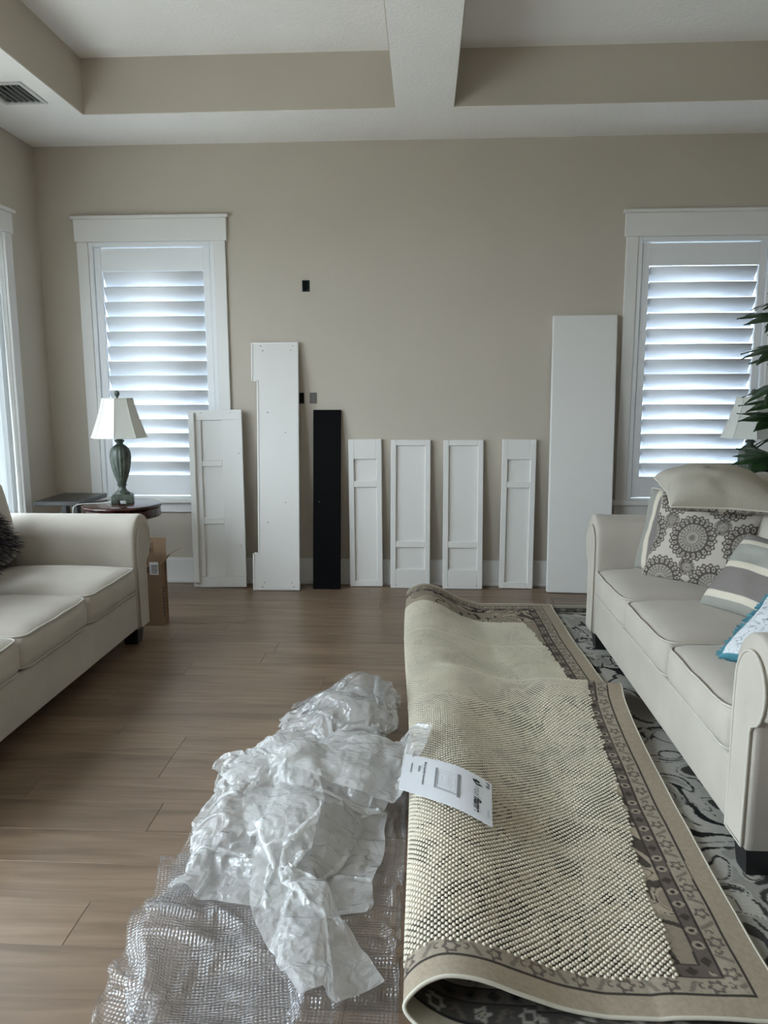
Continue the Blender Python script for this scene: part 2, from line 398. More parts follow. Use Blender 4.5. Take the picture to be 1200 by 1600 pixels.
# baseboards
def baseboard(name, pts, label):
    o = boxes(name, pts, 'trim_paint', None, .003); return struct(o, label)
HB = .185
baseboard('baseboard_back', [((XL, -.018, 0), (XR, .0, HB-.012)), ((XL, -.012, HB-.014), (XR, 0, HB)), ((XL, -.034, 0), (XR, -.017, .022))], 'white baseboard along the back wall')
baseboard('baseboard_left', [((XL, LW2[1]+.1, 0), (XL+.018, -.02, HB-.012)), ((XL, LW2[1]+.1, HB-.014), (XL+.012, -.02, HB))], 'white baseboard along the left wall')
baseboard('baseboard_right', [((XR-.018, YN+.02, 0), (XR, -.02, HB-.012)), ((XR-.012, YN+.02, HB-.014), (XR, -.02, HB))], 'white baseboard along the right wall')
baseboard('baseboard_rear', [((XL+.02, YN, 0), (XR-.02, YN+.018, HB-.012))], 'white baseboard along the rear wall')

# ------------------------------------------------------------------ windows
def back_window(name, W, tilt, label):
    x0, x1, z0, z1 = W; xc = (x0+x1)/2; hw = (x1-x0)/2
    r = struct(empty(name, (xc, 0, z0)), label); H = z1-z0
    cw = .078
    for s in (-1, 1):
        a, b = sorted((s*hw, s*(hw+cw))); box('casing', (a, -.02, -.03), (b, 0, H), 'trim_paint', r, .002)
    box('head_casing', (-hw-cw-.012, -.026, H), (hw+cw+.012, 0, H+.15), 'trim_paint', r, .002)
    box('head_cap', (-hw-cw-.028, -.042, H+.15), (hw+cw+.028, 0, H+.172), 'trim_paint', r, .004)
    box('sill', (-hw-cw-.02, -.05, -.035), (hw+cw+.02, .10, 0), 'trim_paint', r, .004)
    box('apron', (-hw-cw, -.018, -.105), (hw+cw, 0, -.035), 'trim_paint', r, .002)
    # shutter
    sh = empty('shutter', (0, 0, 0), parent=r)
    f = .032
    boxes('shutter_frame', [((-hw, -.014, 0), (-hw+f, .045, H)), ((hw-f, -.014, 0), (hw, .045, H)), ((-hw+f, -.014, H-f), (hw-f, .045, H)), ((-hw+f, -.014, 0), (hw-f, .045, .012))], 'shutter_paint', sh, .003)
    g = hw-f-.004; st = .048
    for s in (-1, 1):
        a, b = sorted((s*g, s*(g-st))); box('stile', (a, -.004, .016), (b, .026, H-f-.005), 'shutter_paint', sh, .002)
    zl0, zl1 = .793-z0, 2.222-z0
    box('rail', (-g+st, -.003, zl1), (g-st, .025, H-f-.009), 'shutter_paint', sh, .002)
    box('rail', (-g+st, -.003, .018), (g-st, .025, zl0), 'shutter_paint', sh, .002)
    n = 14; pitch = (zl1-zl0)/n; Ld = .112; lw = g-st-.003
    V = []; N = 14
    for sx in (-lw, lw):
        for k in range(N):
            a = 2*PI*k/N; V.append((sx, math.cos(a)*Ld/2, math.sin(a)*.0055))
    F = [(k, (k+1) % N, N+(k+1) % N, N+k) for k in range(N)]+[tuple(reversed(range(N))), tuple(N+k for k in range(N))]
    me = bpy.data.meshes.new('louver'); me.from_pydata(V, [], F); me.update(); me.materials.append(M['shutter_paint'])
    me.polygons.foreach_set('use_smooth', [i < N for i in range(N+2)])
    for k in range(n):
        o = bpy.data.objects.new('louver', me); C.objects.link(o); o.parent = sh
        # room-side edge up
        o.location = (0, .030, zl0+pitch*(k+.5)); o.rotation_euler = (-math.radians(tilt), 0, 0)
    # sash and glass
    boxes('sash', [((-hw, .11, 0), (-hw+.04, .14, H)), ((hw-.04, .11, 0), (hw, .14, H)), ((-hw+.04, .11, H-.04), (hw-.04, .14, H)), ((-hw+.04, .11, 0), (hw-.04, .14, .04)), ((-hw+.04, .112, H/2-.02), (hw-.04, .138, H/2+.02))], 'trim_paint', r, .002)
    box('pane', (-hw+.04, .123, .04), (hw-.04, .127, H-.04), 'glass_dimming', r)
    boxes('jamb', [((-hw-.001, -.001, -.001), (-hw+.004, .15, H)), ((hw-.004, -.001, -.001), (hw+.001, .15, H)), ((-hw, -.001, H-.004), (hw, .15, H+.001)), ((-hw, .1, -.001), (hw, .15, .004))], 'trim_paint', r)
    return r
back_window('window_1', WB1, 62, 'tall white plantation shutter window behind the green lamp')
back_window('window_2', WB2, 56, 'tall white plantation shutter window behind the leafy plant')
def side_window(name, W, axis, pos, sgn, mull, label, sill=True):
    """window in a side or rear wall; local x along the wall, local -y to the room"""
    a0, a1, z0, z1 = W; c = (a0+a1)/2; hw = (a1-a0)/2; H = z1-z0
    if axis == 'x': r = empty(name, (pos, c, z0), (0, 0, PI/2))
    else: r = empty(name, (c, pos, z0), (0, 0, PI))
    struct(r, label)
    cw = .085
    for s in (-1, 1):
        a, b = sorted((s*hw, s*(hw+cw))); box('casing', (a, -.02, -.03 if sill else 0), (b, 0, H), 'trim_paint', r, .002)
    box('head_casing', (-hw-cw-.012, -.026, H), (hw+cw+.012, 0, H+.13), 'trim_paint', r, .002)
    box('head_cap', (-hw-cw-.03, -.045, H+.13), (hw+cw+.03, 0, H+.152), 'trim_paint', r, .004)
    if sill:
        box('sill', (-hw-cw-.02, -.05, -.035), (hw+cw+.02, .10, 0), 'trim_paint', r, .004)
        box('apron', (-hw-cw, -.018, -.105), (hw+cw, 0, -.035), 'trim_paint', r, .002)
    n = mull
    w1 = 2*hw/n
    for i in range(n):
        xa, xb = -hw+i*w1, -hw+(i+1)*w1
        boxes('sash', [((xa, .08, 0), (xa+.05, .12, H)), ((xb-.05, .08, 0), (xb, .12, H)), ((xa+.05, .08, H-.05), (xb-.05, .12, H)), ((xa+.05, .08, 0), (xb-.05, .12, .06))], 'trim_paint', r, .002)
        box('pane', (xa+.05, .098, .06), (xb-.05, .102, H-.05), 'glass', r)
    boxes('jamb', [((-hw-.001, -.001, -.001), (-hw+.004, .15, H)), ((hw-.004, -.001, -.001), (hw+.001, .15, H)), ((-hw, -.001, H-.004), (hw, .15, H+.001)), ((-hw, .1, -.001), (hw, .15, .004))], 'trim_paint', r)
    return r
side_window('window_3', LW1, 'x', XL, 1, 2, 'wide window with white casing in the left wall')
side_window('door_1', LW2, 'x', XL, 1, 3, 'wide glass door in the left wall', False)
# sheer curtain gathered at the far end of the left window
nv, nz = 90, 14
Pc = np.zeros((nv, nz, 3))
for i in range(nv):
    for j in range(nz):
        t = i/(nv-1); z = .43+1.96*j/(nz-1)
        Pc[i, j] = (XL-.035+.018*math.sin(t*2*PI*11+.4*math.sin(z*2))*(.6+.4*math.sin(5*t+z)), -.50-.62*t, z)
tag(np_grid('sheer_curtain', Pc, 'sheer'), 'sheer white curtain gathered at the end of the left wall window', 'curtain')

# ------------------------------------------------------------------ ceiling vent
v = tag(empty('ceiling_vent', (-2.315, -.933, ZC)), 'white ceiling vent with dark louvred grille', 'vent')
boxes('vent_frame', [((-.128, -.152, -.008), (-.103, .152, 0)), ((.103, -.152, -.008), (.128, .152, 0)), ((-.103, .125, -.008), (.103, .152, 0)), ((-.103, -.152, -.008), (.103, -.125, 0))], 'vent_white', v, .002)
boxes('duct', [((-.104, -.126, 0), (-.100, .126, .34)), ((.100, -.126, 0), (.104, .126, .34)), ((-.1, -.126, 0), (.1, -.122, .34)), ((-.1, .122, 0), (.1, .126, .34)), ((-.1, -.122, .336), (.1, .122, .34))], 'vent_duct', v)
for i in range(6):
    x = -.104+.208*(i+.5)/6
    box('vent_slat', (-.0075, -.125, -.0008), (.0075, .125, .0008), 'vent_white', v, 0, (x, 0, -.0075), (0, .95, 0))
# ------------------------------------------------------------------ wall openings for cables
def wall_box(x0, x1, z0, z1, m, label, name='wall_box'):
    r = tag(empty(name, ((x0+x1)/2, 0, z0)), label, 'outlet'); hw = (x1-x0)/2; H = z1-z0
    boxes('rim', [((-hw, -.004, 0), (-hw+.004, 0, H)), ((hw-.004, -.004, 0), (hw, 0, H)), ((-hw+.004, -.004, 0), (hw-.004, 0, .004)), ((-hw+.004, -.004, H-.004), (hw-.004, 0, H))], m, r)
    box('recess', (-hw+.003, -.0015, .003), (hw-.003, 0, H-.003), m, r)
def open_box(W, m, label):
    x0, x1, z0, z1 = W; hw = (x1-x0)/2; H = z1-z0; r = tag(empty('wall_box', ((x0+x1)/2, 0, z0)), label, 'outlet'); t = .0025; D = .065
    boxes('box_shell', [((-hw, -.002, 0), (-hw+t, D, H)), ((hw-t, -.002, 0), (hw, D, H)), ((-hw+t, -.002, 0), (hw-t, D, t)), ((-hw+t, -.002, H-t), (hw-t, D, H))], m, r)
    box('box_back', (-hw, D, 0), (hw, D+.003, H), m, r)
open_box(BOX1, 'wall_box', 'small dark green open electrical box high on the wall')
open_box(BOX2, 'box_black', 'small black wall box half hidden by the notched white board')
wall_box(-.806, -.757, 1.306, 1.382, 'wall_box_grey', 'small grey blank wall plate above the black board')

# ------------------------------------------------------------------ mantel boards leaning on the wall
def board_root(name, xc, ybot, L, t, label, cat='board', group=None, roll=0., yw=-.002):
    al = math.asin(max(0, (-ybot+yw-t))/L)
    r = tag(empty(name, (xc, ybot, t*math.sin(al)+abs(math.sin(roll))*.2), (-al, roll, 0)), label, cat, group)
    return r
DRILL = {}
def screw_hole(p, x, z): DRILL.setdefault(p.name, []).append((x, z))
def drill_all():
    """cut the recorded screw holes into the boards"""
    for rn, hs in DRILL.items():
        r_ = bpy.data.objects[rn]; bm = bmesh.new(); n = 10
        for x, z in hs:
            A = [bm.verts.new((x+.0042*math.cos(2*PI*k/n), -.05, z+.0042*math.sin(2*PI*k/n))) for k in range(n)]
            B = [bm.verts.new((v_.co.x, .06, v_.co.z)) for v_ in A]
            bm.faces.new(A); bm.faces.new(list(reversed(B)))
            for k in range(n): bm.faces.new((A[k], B[k], B[(k+1) % n], A[(k+1) % n]))
        bmesh.ops.recalc_face_normals(bm, faces=bm.faces[:])
        cut = done('cutter', bm, None, r_); todo = []
        for o in list(r_.children):
            if o == cut: continue
            bb = [Vector(c) for c in o.bound_box]; x0, x1 = min(c.x for c in bb), max(c.x for c in bb); z0, z1 = min(c.z for c in bb), max(c.z for c in bb); y0 = min(c.y for c in bb)
            if y0 < .06 and any(x0-.005 < x < x1+.005 and z0-.005 < z < z1+.005 for x, z in hs):
                md = o.modifiers.new('drill', 'BOOLEAN'); md.operation = 'DIFFERENCE'; md.solver = 'EXACT'; md.object = cut; todo.append(o)
        bpy.context.view_layer.update(); dg = bpy.context.evaluated_depsgraph_get()
        new = [(o, bpy.data.meshes.new_from_object(o.evaluated_get(dg))) for o in todo]
        for o, me in new: o.modifiers.clear(); o.data = me
        bpy.data.objects.remove(cut)
def panelled(name, xc, ybot, wd, L, t, rails, stile, label, holes=(), roll=0., group=None):
    """rails: list of (z0,z1) solid cross pieces; the rest between stiles is a recessed panel"""
    r = board_root(name, xc, ybot, L, t, label, group=group, roll=roll)
    h = wd/2
    for s in (-1, 1):
        a, b = sorted((s*h, s*(h-stile))); box('stile', (a, 0, 0), (b, t, L), 'board_white', r, .0028)
    for a, b in rails: box('rail', (-h+stile, .0006, a), (h-stile, t, b), 'board_white', r, .0022)
    rs = sorted(rails)
    for (a, b), (c, d) in zip(rs[:-1], rs[1:]):
        box('recessed_panel', (-h+stile-.002, .017, b-.002), (h-stile+.002, t-.002, c+.002), 'board_white', r)
    for x, z in holes: screw_hole(r, x, z)
    return r
G = 'white mantel boards leaning on the wall'
# A: side panel with a proud strip
tA = .022; LA = 1.262; r = board_root('mantel_board', -1.4505, -.168, LA, tA, 'white three-panel mantel board with a raised strip, leaning below the window', group=G, roll=-.018, yw=-.045)
hA = .19
box('backing_panel', (-hA, .0145, 0), (hA, tA, LA), 'board_white', r, .001)
box('rail', (-hA, 0, 0), (hA, .015, .075), 'board_white', r, .0015); box('rail', (-hA, 0, LA-.07), (hA, .015, LA), 'board_white', r, .0015)
box('plain_panel', (.045, .002, .075), (hA, .015, LA-.07), 'board_white', r, .001)
box('stile', (-.15, 0, .075), (-.103, .015, LA-.07), 'board_white', r, .0026)
for z in (.455, .865): box('rail', (-.103, 0, z), (.045, .015, z+.045), 'board_white', r, .0026)
box('raised_strip', (-hA+.005, -.024, .035), (-hA+.045, .001, LA-.015), 'board_edge', r, .003)
for x, z in ((-.10, LA-.02), (.11, LA-.02), (.162, .955), (.162, .3), (.11, .02)): screw_hole(r, x, z)
# B: notched board
tB = .03; LB = 1.735; r = board_root('mantel_board', -1.03, -.238, LB, tB, 'tall white mantel board with a long notch cut in one edge', group=G, roll=-.006)
hB = .165
out = [(-hB, 0), (hB, 0), (hB, LB), (-hB, LB), (-hB, LB-.262), (-hB+.038, LB-.262), (-hB+.038, .262), (-hB, .262)]
prism('board_body', out, 0, tB, 'board_white', r, .003)
def off_strip(a, b): box('edge_strip', a, b, 'board_edge', r, .002)
off_strip((-hB-.002, -.004, LB-.262), (-hB+.010, .012, LB)); off_strip((-hB+.036, -.004, .262), (-hB+.048, .012, LB-.262)); off_strip((-hB-.002, -.004, 0), (-hB+.010, .012, .262))
off_strip((-hB+.01, -.004, LB-.268), (-hB+.036, .012, LB-.256)); off_strip((-hB+.01, -.004, .256), (-hB+.036, .012, .268)); off_strip((-hB+.01, -.004, LB-.011), (hB, .012, LB+.001))
for x, z in ((-.10, LB-.024), (.125, LB-.024), (-.085, LB-.055), (.11, LB-.055), (-.1, .024), (.125, .024), (-.085, .055), (.11, .055), (-.055, 1.25), (.07, 1.11), (-.055, .48), (.07, .62)): screw_hole(r, x, z)
# C: black board
tC = .02; r = board_root('hearth_board', -.682, -.18, 1.27, tC, 'plain black board leaning between the white mantel boards')
box('board_body', (-.098, 0, 0), (.098, tC, 1.27), 'board_black', r, .002)
for x, z in ((-.055, .62), (.055, .018)): screw_hole(r, x, z)
# D,G narrow panelled boards; E,F wide ones
Ln = 1.055
def narrow(x, yb, label, roll): return panelled('mantel_board', x, yb, .236, Ln, .026, [(0, .042), (.715, .758), (.915, Ln)], .038, label, roll=roll, group=G)
narrow(-.405, -.098, 'narrow white two-panel board leaning beside the black board', -.010)
narrow(.659, -.114, 'narrow white two-panel board leaning beside the tall plain board', .012)
def wide(x, yb, label): return panelled('mantel_board', x, yb, .281, Ln, .026, [(0, .135), (.292, .336), (Ln-.04, Ln)], .038, label, holes=((-.099, .024), (.099, .024)), group=G)
wide(-.0905, -.128, 'white board with small panel low, next to the narrow board beside the black one')
wide(.2805, -.138, 'white board with small panel low, next to the narrow board beside the tall plain one')
# H: tall plain top board
tH = .032; LH = 1.905; r = board_root('mantel_shelf', 1.075, -.225, LH, tH, 'tall plain white board leaning behind the arm of the sofa on the rug', group=G, roll=.004)
r.rotation_euler.z = -.05
box('board_body', (-.215, 0, 0), (.215, tH, LH), 'board_white', r, .007, seg=3)
box('edge_band', (-.2165, .004, .01), (-.2145, tH-.004, LH-.01), 'board_edge', r)
drill_all()

# ------------------------------------------------------------------ sofas (local: front faces +x, y along the length)
HL, HI, SD = 1.04, .89, 1.03     # half length to outer post, half length between arms, depth
def make_sofa(linen_name, label):
    s = tag(empty('sofa', (0, 0, 0)), label, 'sofa', 'matching cream sofas')
    box('base_rail', (-SD, -HI-.03, .10), (-.004, HI+.03, .305), linen_name, s, .012, seg=3)
    # back
    prof = [(-SD, .10), (-SD+.02, .1), (-SD+.17, .30), (-SD+.15, .62), (-SD+.11, .80), (-SD+.06, .86), (-SD+.0, .86), (-SD-.045, .83), (-SD-.04, .76), (-SD, .68)]
    prism('back_frame', prof, -HI-.04, HI+.04, linen_name, s, .015, smooth=True)
    # arms
    for sg in (-1, 1):
        pr = [(HI, .10), (HI, .40), (HI-.002, .52)]
        cy, cz, R = HI+.125, .598, .125
        for k in range(0, 17):
            a = math.radians(175-k*(175+48)/16); pr.append((cy+R*math.cos(a), cz+R*math.sin(a)))
        pr += [(HL+.012, .485), (HL, .46), (HL, .10)]
        n = len(pr); xs = [-.86, -.6, -.3, -.12, -.07, -.045, -.02, -.008, 0]
        V = []
        for x in xs:
            fo = max(0, 1-abs(x+.035)/.05)
            for i, (y, z) in enumerate(pr):
                if 2 < i < 20:
                    ang = math.atan2(z-cz, y-cy); q = 1+fo*(.03*math.sin(ang*13+sg)+.015) - (.05 if x == 0 else .015 if x == -.008 else 0)
                    y, z = cy+(y-cy)*q, cz+(z-cz)*q
                elif x == 0: y = (y-.965)*.93+.965
                V.append((x, sg*y, z))
        F = grid_faces(len(xs), n, False, True)+[tuple(range(n)), tuple((len(xs)-1)*n+k for k in reversed(range(n)))]
        if sg > 0: F = [tuple(reversed(f)) for f in F]
        arm = mesh('arm', V, F, linen_name, s, True)
        # scroll facing board on the arm front
        po = [((y-.99)*.74+.99, (z-.36)*.86+.36 if z > .2 else .106) for y, z in pr]
        po = [(sg*y, z) for y, z in po]
        prism('arm_facing', po, -.012, .009, linen_name, arm, .004, axis='x')
        tube('piping', [(.009, y, z) for y, z in po], .0045, 'piping_linen', arm, 6, True)
    # seat cushions
    w = 2*HI/3
    for i in range(3):
        y0 = -HI+w*i+.003; y1 = y0+w-.006
        c = rbox('seat_cushion', (-.70, y0, .305), (.012, y1, .452), .045, linen_name, s, 11, .035, .012)
        def loop(z, ins, rc=.05):
            a0, a1, b0, b1 = -.70+ins, .012-ins, y0+ins, y1-ins; P = []
            for (cx, cy, st) in ((a1-rc, b1-rc, 0), (a0+rc, b1-rc, PI/2), (a0+rc, b0+rc, PI), (a1-rc, b0+rc, 1.5*PI)):
                for k in range(5):
                    t = st+k*PI/8; P.append((cx+rc*math.cos(t), cy+rc*math.sin(t), z))
            Q = []
            for k in range(len(P)):
                p, q = Vector(P[k]), Vector(P[(k+1) % len(P)])
                m = max(1, int((q-p).length/.06))
                for t in range(m): Q.append(p.lerp(q, t/m))
            return Q
        up_ = [(p[0]+(.008*max(0, 1-((p[1]-(y0+y1)/2)/(w/2))**2) if p[0] > -.05 else 0), p[1], p[2]+.002*math.sin(p[1]*31)) for p in loop(.447, .008)]
        tube('piping', up_, .0048, 'piping_linen', c, 6, True)
        tube('piping', loop(.318, .006), .0045, 'piping_linen', c, 6, True)
    # loose back cushions
    for i in range(3):
        y0 = -HI+w*i+.006; y1 = y0+w-.012
        rbox('back_cushion', (-.12, -(y1-y0)/2, 0), (.12, (y1-y0)/2, .50), .10, linen_name, s, 11, .02, .03, loc=(-.70, (y0+y1)/2, .47), rot=(0, -.20, 0))
    # legs
    for x in (-.06, -SD+.06):
        for y in (-HL+.075, HL-.075):
            V = [(a*q, b*q, z) for q, z in ((.036, 0), (.047, .105)) for a, b in ((-1, -1), (1, -1), (1, 1), (-1, 1))]
            mesh('leg', [(p[0]+x, p[1]+y, p[2]) for p in V], [(3, 2, 1, 0), (4, 5, 6, 7), (0, 1, 5, 4), (1, 2, 6, 5), (2, 3, 7, 6), (3, 0, 4, 7)], 'leg_black', s)
    return s
sofa_l = make_sofa('linen', 'cream linen sofa with rolled arms, bare but for one fur pillow')
sofa_l.location = (-1.56, -2.34, 0)
sofa_r = copy_tree(sofa_l); sofa_r.location = (.91, -2.34, .012); sofa_r.rotation_euler = (0, 0, PI)
sofa_r['label'] = 'cream linen sofa with rolled arms holding several patterned pillows, standing on the rug'

# ------------------------------------------------------------------ rug
YF, YNr = -.56, -3.875       # far and near edges
XFL = .845                   # free edge of the folded flap
def smooth01(t): t = np.clip(t, 0, 1); return t*t*(3-2*t)
def fold_x(y):               # left extent of the fold
    t = (y-YF)/(YNr-YF)
    return -.105+.075*t-.012*np.sin(t*7)
def fold_h(y):
    t = (y-YF)/(YNr-YF)
    return .132+.012*np.sin(t*9+1)-.028*smooth01((t-.75)/.25)-.02*smooth01((.25-abs(t-.25))/.2)
CP = np.array([(.60, 0, 1), (.30, 0, 1), (.16, .03, 1), (.07, .13, 1), (.018, .30, 0), (0, .5, 0), (.014, .70, 0), (.05, .89, 0), (.11, 1., 0), (.19, .90, 0), (.29, .56, 0), (.40, .24, 0), (.52, .06, 0)])
def ridge(x, y):
    yc = -2.06-.10*(x-.4)
    d = y-yc; sg = np.where(d > 0, .10, .34)
    return (.045+.03*smooth01((x-.1)/.5))*np.exp(-(d/sg)**2)*smooth01((x+.0)/.22)
def wob(x, y): return .007*NZ[0](x*4+9, y*3+5)+.004*NZ[1](x*9, y*8)
def section(y):
    """polyline (x,z) of the flap at depth y from the lower layer round the fold to the free edge"""
    xl, h = float(fold_x(y)), float(fold_h(y))
    pts = [(xl+c[0], .006+c[1]*h) for c in CP]
    fe = XFL+.018*math.sin(y*2.1)+.028*math.exp(-((y+2.08)/.12)**2)
    for k in range(1, 5): pts.append((xl+.52+(fe-xl-.52)*k/4, .022+.0*k))
    pts = np.array(pts)
    # Catmull-Rom
    out = []
    for i in range(1, len(pts)-2):
        p0, p1, p2, p3 = pts[i-1], pts[i], pts[i+1], pts[i+2]
        for t in np.linspace(0, 1, 14, endpoint=False):
            out.append(.5*((2*p1)+(-p0+p2)*t+(2*p0-5*p1+4*p2-p3)*t*t+(-p0+3*p1-3*p2+p3)*t**3))
    out.append(pts[-2]); out.append(pts[-1]); out = np.array(out)
    kmin = out[:, 0].argmin()
    top = (np.arange(len(out)) > kmin).astype(float)
    out[:, 1] += top*(ridge(out[:, 0], y)+np.clip(wob(out[:, 0], y), -.006, .02)*smooth01((out[:, 0]-xl)/.15))
    out[:, 1] = np.maximum(out[:, 1], .0065+.0125*top)
    return out
def resample(poly, n, s0=None):
    d = np.r_[0, np.cumsum(np.hypot(*np.diff(poly, axis=0).T))]; tt = np.linspace(0, d[-1], n)
    return np.stack([np.interp(tt, d, poly[:, 0]), np.interp(tt, d, poly[:, 1])], 1), d[-1]
def rug_pattern(ue, ve, vl, face):
    """ue distance to the side edge, ve distance to the nearer end edge, vl position along; face: pile side or back"""
    ca = np.minimum(ue, ve)                                   # distance to nearest edge
    along = np.where(ue < ve, vl, ue)
    if face: tan, light, taupe, dark, fieldc, line = (.30, .27, .21), (.055, .05, .044), (.10, .085, .07), (.012, .012, .012), (.45, .43, .385), (.015, .014, .013)
    else: tan, light, taupe, dark, fieldc, line = (.36, .30, .225), (.34, .29, .225), (.125, .10, .084), (.035, .027, .023), (.385, .32, .24), (.045, .036, .03)
    c = np.ones(ca.shape+(3,))*np.asarray(fieldc)
    # field: scrolling vines and leaves
    x, y = ue*8.6, vl*8.6
    wx = x+1.1*NZ[2](x*.8, y*.8); wy = y+1.1*NZ[3](x*.8+7, y*.8)
    n1 = NZ[4](wx, wy); n2 = NZ[5](wx*1.7, wy*1.7); n3 = NZ[6](wx*3.1, wy*3.1)
    vine = (np.abs(n1) < .055+.03*n3).astype(float); vine2 = ((np.abs(n2) < .05) & (n1 > .05)).astype(float)
    leaf = ((n2 > .50+.22*np.sin(wx*11+wy*4))).astype(float)
    fill = ((n1 < -.25)).astype(float)
    c = over(c, [q*.62 for q in fieldc], fill*.8); c = over(c, dark, vine); c = over(c, dark, vine2*.9); c = over(c, dark, leaf*.9)
    # taupe band
    def band(a, b): return ((ca >= a) & (ca < b)).astype(float)
    b2 = band(.118, .158); c = over(c, taupe, b2)
    t = (along/.052) % 1; kk = np.floor(along/.052).astype(int)
    dx = (t-.5)*.052; dy = ca-.138; rr = np.hypot(dx*1.1, dy)
    c = over(c, light, b2*((rr < .0155)).astype(float)*(kk % 3 != 0)); c = over(c, dark, b2*((rr < .0075)).astype(float)*(kk % 3 != 0))
    c = over(c, dark, b2*((np.abs(dx)+np.abs(dy) < .016)).astype(float)*(kk % 3 == 0)*.8)
    # motif band
    b1 = band(.064, .118); c = over(c, light, b1)
    p = .21; t = (along % p); dy = ca-.091
    for cx in (.035, ):
        dx = t-cx; r = np.hypot(dx, dy); th = np.arctan2(dy, dx); R = .0175*(1+.28*np.cos(5*th))
        c = over(c, taupe if not face else (.27, .255, .225), b1*((r < R) & (r > R*.48)).astype(float)); c = over(c, tan, b1*(r < .006))
    dx = t-.14; r = np.hypot(dx, dy); th = np.arctan2(dy, dx); R = .0195*(1+.2*np.cos(6*th+.5))
    c = over(c, taupe if not face else (.27, .255, .225), b1*((r < R) & (r > R*.55)).astype(float))
    for cx, sl in ((.08, .6), (.195, -.6)):
        dd = np.abs((t-cx)-dy*sl); c = over(c, (.19, .16, .13) if not face else taupe, b1*((dd < .0065) & (np.abs(dy) < .019)).astype(float))
    for cx in (.105, .172):
        dx = t-cx; r = np.hypot(dx, dy-.004); c = over(c, taupe, b1*((r < .0105) & (r > .005) & (dx*(1 if cx < .14 else -1) < .004)).astype(float))
    # plain border and lines
    c = over(c, tan, (ca < .064).astype(float))
    for a in (.064, .118, .158): c = over(c, line, (np.abs(ca-a) < .0032).astype(float))
    c = c*(1+.10*NZ[7](ue*160, vl*160))[..., None]
    return np.clip(c, 0, 1)
rug = tag(empty('area_rug', (0, 0, 0)), 'patterned area rug folded over on itself, showing its backing', 'rug')
NVr = 840
ys = np.linspace(YF, YNr, NVr)
NUf = 370
flap = np.zeros((NUf, NVr, 3)); ulen = np.zeros(NVr)
for j, y in enumerate(ys):
    P, L = resample(section(y), NUf); flap[:, j, 0] = P[:, 0]; flap[:, j, 2] = P[:, 1]; flap[:, j, 1] = y; ulen[j] = L
# the lower half of the fold reaches a little further toward the room than the flap lying on top of it
kmin = flap[:, :, 0].argmin(axis=0); ti = np.arange(NUf)[:, None]/np.maximum(kmin, 1)[None, :]
flap[:, :, 1] -= .105*smooth01((1.35-ti)/.9)*(((YF-ys)/(YF-YNr))**4)[None, :]
s_from_free = (1-np.linspace(0, 1, NUf))[:, None]*ulen[None, :]
vv = np.broadcast_to((YF-ys)[None, :], s_from_free.shape)
ve = np.minimum(vv, (YF-YNr)-vv)
wav = .010*NZ[1](flap[:, :, 0]*6, flap[:, :, 1]*0+3)
flap[:, 0:60, 1] += (wav[:, 0:60]*np.linspace(1, 0, 60)[None, :])
col = rug_pattern(s_from_free, ve, vv, False)
np_grid('folded_flap', flap, 'rug_weave', rug, col, flip=False)
# pile side of the same layer, seen inside the fold
nrm = np.zeros_like(flap); du = np.gradient(flap, axis=0); dv = np.gradient(flap, axis=1); nrm = np.cross(du, dv); nrm /= np.linalg.norm(nrm, axis=2, keepdims=True)+1e-9
outn = nrm if nrm[NUf*3//4, NVr//2, 2] > 0 else -nrm
inner = flap[::2]-outn[::2]*.0055
np_grid('folded_pile', inner, 'rug_weave', rug, rug_pattern(s_from_free[::2], ve[::2], vv[::2], True))
# bound edges (thick cream overlock) of the flap
eb = flap-outn*.0028
tube('bound_edge', [tuple(p) for p in eb[::2, -1]], .0048, 'piping_cream', rug, 6)
tube('bound_edge', [tuple(p) for p in eb[::2, 0]], .0046, 'piping_cream', rug, 6)
tube('bound_edge', [tuple(p) for p in eb[-1, ::3]], .0046, 'piping_cream', rug, 6)
# lower layer, pile side up, running under the sofa
XR0, XR1 = .22, 1.56
ux = np.concatenate([np.linspace(XR0, .74, 40), np.linspace(.745, 1.45, 150), np.linspace(1.47, XR1, 8)])
ys2 = np.linspace(YF, YNr-.105, NVr); gx, gy = np.meshgrid(ux, ys2, indexing='ij')
low = np.stack([gx, gy, np.full_like(gx, .0112)+.0005*NZ[0](gx*5, gy*5)], 2)
low[:, :, 1] += .012*(gy > -1.5)*0
ue = XR1-gx; vl2 = YF-gy
np_grid('lower_layer', low, 'rug_weave', rug, rug_pattern(ue, np.minimum(vl2, (YF-YNr+.105)-vl2), vl2, True), flip=False)
tube('bound_edge', [(x, YF, .008) for x in np.linspace(XR0, XR1, 30)], .0045, 'piping_cream', rug, 6)
tube('bound_edge', [(x, YNr-.105, .008) for x in np.linspace(XR0, XR1, 30)], .0045, 'piping_cream', rug, 6)
# non-slip pad clinging to the backing of the flap: net of raised rubber cells
def flap_pt(s, y):
    """point on the flap at arc distance s from the free edge, depth y; arrays"""
    j = np.clip((ys[0]-y)/(ys[0]-ys[-1])*(NVr-1), 0, NVr-1.001); j0 = j.astype(int); fj = j-j0
    L = ulen[j0]*(1-fj)+ulen[j0+1]*fj
    i = np.clip((1-s/L)*(NUf-1), 0, NUf-1.001); i0 = i.astype(int); fi = i-i0
    def bl(A): return (A[i0, j0]*((1-fi)*(1-fj))[..., None]+A[i0+1, j0]*(fi*(1-fj))[..., None]+A[i0, j0+1]*((1-fi)*fj)[..., None]+A[i0+1, j0+1]*(fi*fj)[..., None])
    return bl(flap), bl(outn)
def pad_edge(y): return np.interp(-y, [.95, 1.4, 2.0, 2.4, 3.0, 3.3, 3.75], [.225, .175, .14, .148, .165, .195, .215])+.004*np.sin(y*23)
pu, pv = .0088, .0094
